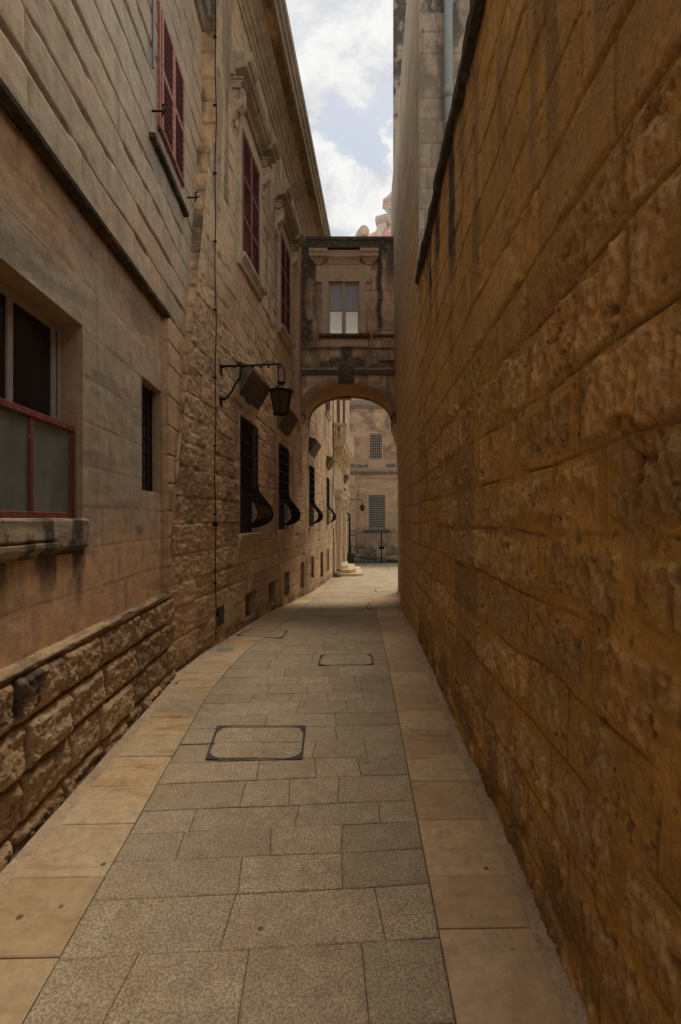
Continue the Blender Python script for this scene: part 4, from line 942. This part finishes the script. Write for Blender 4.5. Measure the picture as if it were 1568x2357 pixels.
for an_ in (R(200), R(245), R(290), R(335)):
    c_, s_ = math.cos(an_), math.sin(an_)
    mpp = lambda u, p, z, c_=c_, s_=s_: (cxd + p * c_ - u * s_, cyd + p * s_ + u * c_, z)
    m = MB(mpp); m.tube([(-.75, 4.3, 35.1), (.75, 4.3, 35.1)], .55, 14)
    for q in range(5): m.tube([(-.66 + .3 * q, 4.3, 35.1), (-.54 + .3 * q, 4.3, 35.1)], .61, 14)
    m.prism([(3.4, 33.6), (5.6, 32.5), (5.2, 33.6), (4.6, 34.7), (3.9, 34.8)], -.5, .5); m.build('scroll', M['dome_stone'], church)

# ================================================================== LANTERNS
def lantern(Y, z, side_map, L, label, sc=1.0, lod=1):
    x0 = side_map(Y, 0, z)[0]; t = thing('wall_lantern', (x0, Y, z), label, 'street lamp', 'bracket lanterns on the left-hand walls')
    f = lambda u, p, zz: (x0 + p, Y + u, z + zz)
    m = MB(f)
    m.tube([(0, .0, .0), (0, L * .5, .012), (0, L, .03)], [.017, .014, .012], 8)
    for p in (.03, .17, .3, .42, .52, .62): m.tube([(0, p, -.0), (0, p + .02, .0)], .024, 8)
    br = [(0, .0, -.42), (0, .05, -.43), (0, .10, -.40), (0, .15, -.33), (0, .19, -.24), (0, .25, -.16), (0, .27, -.08), (0, .28, 0)]
    m.tube(br, .013, 7)
    for zz in (0, -.42):      # leaf-shaped fixing plates
        m.tube([(0, -.02, zz + .0), (0, .0, zz + .11)], [.02, .004], 6); m.tube([(0, .0, zz), (0, .03, zz - .13)], [.026, .004], 6); m.tube([(0, -.02, zz), (0, .06, zz)], [.035, .02], 8)
    for k in range(5): a = -1 + k * .5; m.tube([(0, .24, .02), (.03 * math.sin(a), .24 + .05 * a, .07)], [.012, .003], 5)
    spiral(m, L - .02, .0, .035, 1.3, 0, .008, 'pz', 20)
    pts = [(.0, L * .72 + .16 * t_, .035 + .025 * math.sin(t_ * math.pi)) for t_ in [i / 8 for i in range(9)]]; m.tube(pts, .006, 5)
    m.build('bracket', M['iron'], t)
    cx = L; h = MB(f)
    h.tube([(0, cx - .035, .02), (0, cx - .035, -.23)], .009, 6); h.tube([(0, cx + .03, .0), (0, cx + .045, -.08), (0, cx + .05, -.23)], .009, 6)
    h.build('hanger', M['iron'], t)
    b = MB(f); zc = -.24
    b.lathe([(.03, zc + .055), (.035, zc + .05), (.055, zc + .03), (.035, zc + .02), (.035, zc - .01), (.06, zc - .015), (.12, zc - .06), (.165, zc - .075), (.165, zc - .085), (.15, zc - .09)], cx, 0, 6, R(30), mp=lambda a, b_, c: f(b_, a, c))
    for k in range(6):
        a = R(30 + 60 * k); rt, rbm = .148, .092
        b.tube([(rt * math.sin(a), cx + rt * math.cos(a), zc - .085), (rbm * math.sin(a), cx + rbm * math.cos(a), zc - .375)], .009, 5)
        a2 = R(90 + 60 * k)
        for (r_, zz) in ((.148, zc - .09), (.092, zc - .375)): b.tube([(r_ * math.sin(a), cx + r_ * math.cos(a), zz), (r_ * math.sin(a2), cx + r_ * math.cos(a2), zz)], .009, 5)
        b.tube([(rbm * math.sin(a), cx + rbm * math.cos(a), zc - .37), (rbm * 1.15 * math.sin(a), cx + rbm * 1.15 * math.cos(a), zc - .40)], .007, 5)
        for q in range(7):   # beading on the glazing bars and eaves
            tt = q / 6; rr = rt + (rbm - rt) * tt + .01; b.tube([(rr * math.sin(a), cx + rr * math.cos(a), zc - .085 - .29 * tt - .006), (rr * math.sin(a), cx + rr * math.cos(a), zc - .085 - .29 * tt + .006)], .007, 4)
        for q in range(6):
            tt = q / 6; xx = (1 - tt) * math.sin(a) + tt * math.sin(a2); yy = (1 - tt) * math.cos(a) + tt * math.cos(a2); b.tube([(.162 * xx, cx + .162 * yy, zc - .09), (.162 * xx, cx + .162 * yy, zc - .072)], .008, 4)
    b.build('lamp_housing', M['iron'], t)
    gl = MB(f).lathe([(.144, zc - .09), (.089, zc - .37)], cx, 0, 6, R(30), mp=lambda a, b_, c: f(b_, a, c)); gl.f = gl.f[:6] + [gl.f[-1]]
    gl.build('glass', M['amber'], t)
    return t
lantern(6.15, 3.585, mB, .79, 'large black iron bracket lantern with amber glass on the palace wall before the arch')
lantern(26.0, 2.66, mE, .84, 'small black iron bracket lantern hanging beyond the arch in front of the far building')

# ================================================================== GATE, BARRIER, BIN
GY = 27.0; zb = zg(27)
gate = thing('iron_gate', (2, GY, zb), 'black iron gate of tall plain bars across the alley end beyond the arch', 'gate')
ft = MB()
ft.box(.47, .53, GY - .03, GY + .03, zb, 1.35); ft.build('gate_post', M['iron'], gate)
o = MB(); o.box(.55, .86, GY - .012, GY + .012, .95, .98).box(.55, .86, GY - .012, GY + .012, .72, .745).box(.55, .575, GY - .01, GY + .01, zb, 1.0).box(.84, .865, GY - .01, GY + .01, zb, 1.0)
spiral(o, .70, .85, .085, 1.0, GY, .009, 'uz', 24); spiral(o, .64, .68, .04, 1.3, GY, .007, 'uz', 20); spiral(o, .77, .68, .04, 1.3, GY, .007, 'uz', 20, dirn=-1, a0=math.pi)
for x in (.63, .70, .77): o.tube([(x, GY, zb), (x, GY, .72)], .008, 6)
o.build('ornamental_panel', M['iron'], gate)
for (a, b) in ((.93, 2.30), (2.36, 3.75), (3.8, 5.2)):
    l = MB(); n = int(round((b - a) / .113))
    for i in range(n + 1):
        x = a + (b - a) * i / n; l.tube([(x, GY, zb + .02), (x, GY, .985), (x, GY, 1.02)], [.015, .015, .003], 6)
    l.box(a, b, GY - .015, GY + .015, zb + .10, zb + .13).box(a, b, GY - .015, GY + .015, .82, .845)
    l.build('gate_leaf', M['iron'], gate)
MB().box(2.31, 2.35, GY - .025, GY + .025, zb, .84).build('meeting_post', M['iron'], gate)
MB().box(2.18, 2.48, GY - .045, GY + .02, -.11, .05).build('lock_box', M['iron'], gate, bevel=.01)
bar = thing('barrier', (1.3, 28.6, zg(28.6)), 'low cross-braced metal barrier leaf standing open behind the iron gate', 'barrier')
q = MB(); y = 28.6
A_, B_, C_, D_ = (.62, y, .0), (2.05, y - .6, -.22), (2.05, y - .6, -.80), (.62, y, -.62)
for (a, b, r_) in ((A_, B_, .018), (B_, C_, .03), (C_, D_, .03), (D_, A_, .025), (A_, (1.35, y - .3, -.72), .014), ((1.0, y - .16, -.04), (1.0, y - .16, -.04), .0), ((.8, y - .08, -.62), (1.2, y - .24, -.08), .014), ((1.2, y - .24, -.08), (2.0, y - .58, -.78), .014), ((1.4, y - .32, -.72), (2.03, y - .59, -.24), .014)):
    if r_: q.tube([a, b], r_, 6)
q.tube([(2.05, y - .6, -.8), (2.05, y - .6, zg(28))], .03, 6).tube([(.62, y, -.62), (.62, y, zg(28.6))], .03, 6)
q.build('frame', M['iron'], bar)
bx, by = .55, 25.6; bz = zg(25.6)
bn = thing('litter_bin', (bx, by, bz), 'dark green square litter bin with a wider lid beside the doorstep', 'bin')
MB().box(bx - .2, bx + .2, by - .2, by + .2, bz, bz + .36).box(bx - .17, bx + .17, by - .17, by + .17, bz + .36, bz + .5).build('body', M['green_metal'], bn, bevel=.015)
MB().box(bx - .16, bx - .12, by - .16, by + .16, bz + .5, bz + .60).box(bx + .12, bx + .16, by - .16, by + .16, bz + .5, bz + .60).box(bx - .21, bx + .21, by - .21, by + .21, bz + .60, bz + .68).build('lid', M['green_metal'], bn, bevel=.02)

# ================================================================== GROUND
tag(MB().poly([(-60, -10, -1.45), (60, -10, -1.45), (60, 120, -1.45), (-60, 120, -1.45)]).build('ground', M['plaza'], None), None, None, kind='structure')
bed = MB(); ys = [-2, 0, 2, 4, 5.5, 7, 8, 9, 10, 11, 12.5, 14, 16, 18, 19.5, 22, 25, 27, 30.2]
for a, b in zip(ys[:-1], ys[1:]):
    xr0 = 1.9 if a < 12 else 8; xr1 = 1.9 if b < 12 else 8
    bed.poly([(-2.4, a, zg(a) - .008), (xr0, a, zg(a) - .008), (xr1, b, zg(b) - .008), (-2.4, b, zg(b) - .008)])
tag(bed.build('paving_bed', M['bed'], None), None, None, kind='structure')
lE = lambda Y: float(np.interp(Y, [0, 1.5, 4.3, 4.9, 5.95, 7.0, 18, 19.6], [-.90, -1.01, -1.21, -1.20, -1.147, -.995, -.28, -.2]))
rE = lambda Y: .302 + .0426 * Y
class Slabs:
    def __init__(s): s.v = []; s.f = []; s.c = []
    def add(s, quad, gap, rg, lift=0.0, bev=.006, tint=None, tone=None):
        """quad: 4 corners (x,y) in order; subdivided along y so it follows the fall of the street"""
        P = np.array(quad, float); cen = P.mean(0)
        w = np.linalg.norm(P[1] - P[0]); h = np.linalg.norm(P[3] - P[0])
        if min(w, h) < .05: return
        ins = [P[i] + (cen - P[i]) * np.array([gap / w * 2, gap / h * 2]) for i in range(4)]
        ins2 = [p + (cen - p) * np.array([bev / w * 2, bev / h * 2]) for p in ins]
        n = 4; b = len(s.v); tone = rg.random() if tone is None else tone; t2 = rg.random() if tint is None else tint
        tx, ty = rg.uniform(-.006, .006), rg.uniform(-.006, .006); dz = rg.uniform(-.0015, .0015) + lift
        def zz(p): return zg(p[1]) + dz + tx * (p[0] - cen[0]) + ty * (p[1] - cen[1])
        for p in ins: s.v.append((p[0], p[1], zg(p[1]) - .012))
        for p in ins: s.v.append((p[0], p[1], zz(p) - .003))
        for p in ins2: s.v.append((p[0], p[1], zz(p)))
        for k in range(2):
            for i in range(4):
                a = b + 4 * k + i; c = b + 4 * k + (i + 1) % 4; s.f.append((a, c, c + 4, a + 4))
        s.f.append((b + 8, b + 9, b + 10, b + 11)); s.c += [(tone, t2, 0, 1)] * 12
    def build(s, name, mat, parent=None):
        me = bpy.data.meshes.new(name)
        o0 = ROOT[parent] if parent is not None else (0, 0, 0)
        me.from_pydata([(x - o0[0], y - o0[1], z - o0[2]) for x, y, z in s.v], [], s.f)
        at = me.attributes.new('wc', 'FLOAT_COLOR', 'POINT'); at.data.foreach_set('color', np.array(s.c, np.float32).ravel())
        return link(name, me, mat, parent, (0, 0, 0))
rg = random.Random(42); S = Slabs()
# rows of the central paving (distances read at mid alley), each running slightly askew
Yj = [.55, .85, 1.15, 1.47, 1.776, 2.04, 2.262, 2.467, 2.66, 2.93, 3.17, 3.42, 3.66, 3.9]
while Yj[-1] < 27.3: Yj.append(Yj[-1] + rg.uniform(.21, .29))
def sk(Y): return .07 if Y < 3.5 else (.05 if Y < 8 else .0)
holesM = []
def manhole(xc, yc, w_, h_): holesM.append((xc - w_ / 2, xc + w_ / 2, yc - h_ / 2, yc + h_ / 2))
man = [(-.245, 2.22, .74, .40, 'large worn rectangular manhole cover in the middle of the foreground paving'),
       (.06, 3.07, .42, .22, 'smaller rectangular manhole cover right of centre behind the large one'),
       (-1.12, 6.9, .72, .45, 'manhole cover straddling the left border slabs below the basement openings'),
       (.79, 8.75, .55, .42, 'manhole cover against the right wall in the shade before the arch'),
       (.93, 10.6, .62, .5, 'manhole cover near the right wall just before the sunlit paving'),
       (-.03, 17.6, .8, .5, 'manhole cover on the pale paving left of centre in front of the doorstep'),
       (1.85, 18.9, .9, .6, 'manhole cover at the right edge of the view near the far gate')]
man = [(-.28, 1.0, 0, 0, 0)] * 0 + man
def gpt(px_, py_):
    Y = 5.0
    for _ in range(30): Y = (EYE - zg(Y)) * F / (py_ - HY)
    return (px_ - CX) / F * Y, Y
mpix = [((472, 1750), (697, 1750), (705, 1672), (500, 1672)), ((732, 1533), (862, 1531), (856, 1507), (738, 1509)), ((543, 1464), (650, 1470), (663, 1453), (572, 1450)),
        ((843, 1402), (918, 1400), (917, 1386), (848, 1388)), ((862, 1362), (915, 1360), (914, 1355), (864, 1356)), ((822, 1319), (862, 1319), (861, 1315), (824, 1315)), ((893, 1310), (919, 1310), (918, 1306), (894, 1306))]
mq = [[gpt(*p_) for p_ in q_] for q_ in mpix]
for q_, m_ in zip(mq, man):
    xs_ = [p_[0] for p_ in q_]; ys_ = [p_[1] for p_ in q_]; holesM.append((min(xs_), max(xs_), min(ys_), max(ys_)))
for a, b in zip(Yj[:-1], Yj[1:]):
    ym = (a + b) / 2; L = lE(ym) if ym < 19.5 else .05 + (ym - 19.5) * .06; Rr = rE(ym) if ym < 12.5 else 6
    x = L
    rgj0 = 0
    while x < Rr - .01:
        w_ = rg.uniform(.24, .62); x2 = x + w_
        if Rr - x2 < .16: x2 = Rr
        xa, xb = x, x2; k_ = sk(ym)
        def yy(x_, Y_): return Y_ + k_ * (x_ + .2) + .004 * math.sin(x_ * 9 + Y_ * 5)
        def ex(x_, Y_, jj):
            if abs(x_ - L) < 1e-6 and ym < 19.5: return lE(yy(x_, Y_))
            if abs(x_ - Rr) < 1e-6 and ym < 12.5: return rE(yy(x_, Y_))
            return x_ + jj
        j1 = rg.uniform(-.014, .014)
        S.add([(ex(xa, a, rgj0), yy(xa, a)), (ex(xb, a, j1), yy(xb, a)), (ex(xb, b, -j1), yy(xb, b)), (ex(xa, b, -rgj0), yy(xa, b))], .0018, rg)
        rgj0 = j1
        x = x2
tag(S.build('road', M['setts']), 'central carriageway of mottled stone slabs', None, kind='structure')
# smooth border slabs, left and right
SL = Slabs(); yl = [.9, 1.30, 1.72, 2.106, 2.48, 2.83, 3.19, 3.49, 3.82, 4.17, 4.5]
while yl[-1] < 19.3: yl.append(yl[-1] + rg.uniform(.32, .46))
def wl(Y): return (XA(Y) + .145) if Y < 4.55 else XB(Y) + .05
for a, b in zip(yl[:-1], yl[1:]):
    SL.add([(wl(a), a), (lE(a) - .001, a + .01), (lE(b) - .001, b + .01), (wl(b), b)], .002, rg, lift=.003)
tag(SL.build('pavement', M['slabs']), 'left border of smooth pale slabs', None, kind='structure')
SR = Slabs(); yr = [.8, 1.1, 1.45, 1.85, 2.12, 2.52, 2.89, 3.22, 3.6, 3.96, 4.3, 4.6, 4.94]
while yr[-1] < 12.3: yr.append(yr[-1] + rg.uniform(.30, .42))
wr = lambda Y: (XCl(Y) - .055) if Y < 9.3 else .1265 * Y - .04
for a, b in zip(yr[:-1], yr[1:]):
    SR.add([(rE(a) + .001, a), (wr(a), a + .005), (wr(b), b + .005), (rE(b) + .001, b)], .002, rg, lift=.003)
tag(SR.build('pavement', M['slabs']), 'right border of smooth pale slabs', None, kind='structure')
# crumbly mortar fillets along both walls
def fillet(xf, y0, y1, out, name):
    def f(U, V):
        n = (fbm(U * 9, V * 30, 3, 4) - .4)
        zz_ = np.interp(U, [-5, 5.5, 7, 9, 11, 14, 19.5, 27], [0, 0, -.06, -.16, -.33, -.55, -.78, -.95])
        w_ = np.array([xf(u) for u in U[0]])[None, :] + 0 * U
        return w_ + out * (V * .085 + .012 * (fbm(U * 5, V * 2, 8, 3) - .5) * V * 3), U, zz_ - .006 + .028 * (1 - V) ** 1.2 + .012 * n, .5 + 0 * U, 0 * U, 0 * U
    o = sheet(name, axis(y0, y1, lambda u: max(.012, .008 * u)), axis(0, 1, .1), f, M['kerbmortar'], None, flip=out > 0)
    tag(o, None, None, kind='structure'); return o
fillet(lambda u: (XA(u) + .09) if u < 4.6 else XB(u) - .005, .9, 19.2, 1, 'pavement_edge')
fillet(lambda u: (XCl(u) + .01) if u < 9.3 else .1265 * u + .02, .8, 12.4, -1, 'pavement_edge')
# manhole covers
for i, (q_, m_) in enumerate(zip(mq, man)):
    Q = np.array(q_); cen = Q.mean(0); z0_ = zg(cen[1]); lab = m_[4]
    t = thing('manhole_cover', (cen[0], cen[1], z0_), lab, 'manhole cover', 'manhole covers set in the paving')
    def ring(k1, k2, z_, r1=.03, r2=.17):
        # rounded quadrilateral outline at inset k
        out = []
        for kk, r_ in ((k1, r1), (k2, r2)):
            P_ = [cen + (p_ - cen) * kk for p_ in Q]; pts = []
            for c in range(4):
                p0, p1, p2 = P_[c - 1], P_[c], P_[(c + 1) % 4]
                a_ = p1 + (p0 - p1) * r_; b_ = p1 + (p2 - p1) * r_
                for s_ in range(6): tt = s_ / 5; pts.append((1 - tt) ** 2 * a_ + 2 * tt * (1 - tt) * (p1 * .6 + (a_ + b_) / 2 * .4) + tt ** 2 * b_)
            out.append(pts)
        return out
    o_, i_ = ring(1.0, .952, 0); mb = MB(); n = len(o_)
    for p_ in o_: mb.v.append((p_[0], p_[1], zg(p_[1]) + .008))
    for p_ in i_: mb.v.append((p_[0], p_[1], zg(p_[1]) + .008))
    for j in range(n): mb.f.append((j, (j + 1) % n, (j + 1) % n + n, j + n))
    mb.build('frame', M['oldiron'], t)
    S2 = Slabs(); P_ = [cen + (p_ - cen) * .915 for p_ in Q]
    def bil(u, v): return tuple((1 - u) * (1 - v) * P_[0] + u * (1 - v) * P_[1] + u * v * P_[2] + (1 - u) * v * P_[3])
    lay = [(0, .48, (0, .55, 1)), (.48, 1, (0, .42, 1))] if i != 1 else [(0, .5, (0, .5, 1)), (.5, 1, (0, .5, 1))]
    for (v0, v1, us_) in lay:
        for u0, u1 in zip(us_[:-1], us_[1:]): S2.add([bil(u0, v0), bil(u1, v0), bil(u1, v1), bil(u0, v1)], .003, rg, lift=.006, tone=.7)
    S2.build('stone_infill', M['setts'], t)
xx, yy_ = gpt(517, 1497)
rc = thing('inspection_cover', (xx, yy_, zg(yy_)), 'small round grey cover in the left border slabs below the cable', 'cover')
MB().lathe([(.105, zg(yy_) - .01), (.105, zg(yy_) + .007), (.1, zg(yy_) + .009)], xx, yy_, 24).build('lid', M['grey_pipe'], rc)

# ================================================================== WORLD, SUN, CAMERA
wd = bpy.data.worlds.new('World'); bpy.context.scene.world = wd; wd.use_nodes = True
nt = wd.node_tree; nt.nodes.clear(); k = NT(nt)
out = k.n('ShaderNodeOutputWorld'); bg = k.n('ShaderNodeBackground'); bg.inputs[1].default_value = .10; k.l(bg.outputs[0], out.inputs[0])
SUN_EL, SUN_AZ = R(60), R(15)       # azimuth measured clockwise from +Y
sky = k.n('ShaderNodeTexSky'); sky.sky_type = 'NISHITA'; sky.sun_disc = False; sky.sun_elevation = SUN_EL; sky.sun_rotation = SUN_AZ; sky.air_density = 1.2; sky.dust_density = 2.0
tc = k.n('ShaderNodeTexCoord')
def cl_noise(sc, loc, scale, det, r_, dist):
    mp = k.n('ShaderNodeMapping'); mp.inputs['Scale'].default_value = sc; mp.inputs['Location'].default_value = loc; k.l(tc.outputs['Generated'], mp.inputs[0])
    return k.noise(mp.outputs[0], scale, det, r_, dist)
na = cl_noise((1, 1, 1.6), (.3, .2, .1), 3.2, 9, .62, .25); nb = cl_noise((1, 1, 1.5), (4, 1, 2), 9, 8, .65, .4)
# a blue gap between the cloud banks
dn = k.n('ShaderNodeVectorMath', operation='DISTANCE'); sc_ = k.n('ShaderNodeVectorMath', operation='MULTIPLY'); k.l(tc.outputs['Generated'], sc_.inputs[0]); sc_.inputs[1].default_value = (1.0, 1.0, 1.9)
k.l(sc_.outputs[0], dn.inputs[0]); g_ = np.array([.055, 1, .80]); g_ /= np.linalg.norm(g_); dn.inputs[1].default_value = (g_[0], g_[1], g_[2] * 1.9)
gap = k.rng(k.math('ADD', dn.outputs['Value'], k.math('MULTIPLY', k.math('SUBTRACT', nb, .5), .35)), .0, .12, 1, 0)
den = k.math('SUBTRACT', k.rng(k.math('ADD', na, k.math('MULTIPLY', nb, .5)), .58, .76), k.math('MULTIPLY', gap, 1.0))
cov = k.rng(den, -.15, .55, .05, 1.0)
cov = k.math('MAXIMUM', cov, k.math('MULTIPLY', k.math('SUBTRACT', 1.0, gap), .55))
shade = k.mix(k.rng(nb, .35, .65), (5.6, 5.8, 6.1), (8.2, 8.1, 7.9))
skyb = k.mix(.8, k.mix(1.0, sky.outputs[0], (1, 1, 1), 'MULTIPLY'), (4.9, 5.4, 6.2))
k.l(k.mix(cov, skyb, shade), bg.inputs[0])
sl = bpy.data.lights.new('Sun', 'SUN'); sl.energy = 2.2; sl.angle = R(14); sl.color = (1, .87, .70)
so_ = bpy.data.objects.new('Sun', sl); C.objects.link(so_)
dv_ = (math.sin(SUN_AZ) * math.cos(SUN_EL), math.cos(SUN_AZ) * math.cos(SUN_EL), math.sin(SUN_EL))
from mathutils import Vector
so_.rotation_euler = Vector(dv_).to_track_quat('Z', 'Y').to_euler(); so_.location = (0, 10, 30)
cam = bpy.data.cameras.new('Camera'); co_ = bpy.data.objects.new('Camera', cam); C.objects.link(co_)
co_.location = (0, 0, EYE); co_.rotation_euler = (R(90), 0, 0); cam.sensor_width = 36; cam.lens = 36 * F / 2357; cam.shift_y = (HY - 1178.5) / 2357; cam.clip_start = .05; cam.clip_end = 500
sc = bpy.context.scene; sc.camera = co_
sc.view_settings.view_transform = 'Standard'; sc.view_settings.look = 'None'; sc.view_settings.exposure = .24; sc.view_settings.gamma = 1
sc.cycles.max_bounces = 6; sc.cycles.diffuse_bounces = 5; sc.cycles.glossy_bounces = 2; sc.cycles.transmission_bounces = 3; sc.cycles.caustics_reflective = False; sc.cycles.caustics_refractive = False
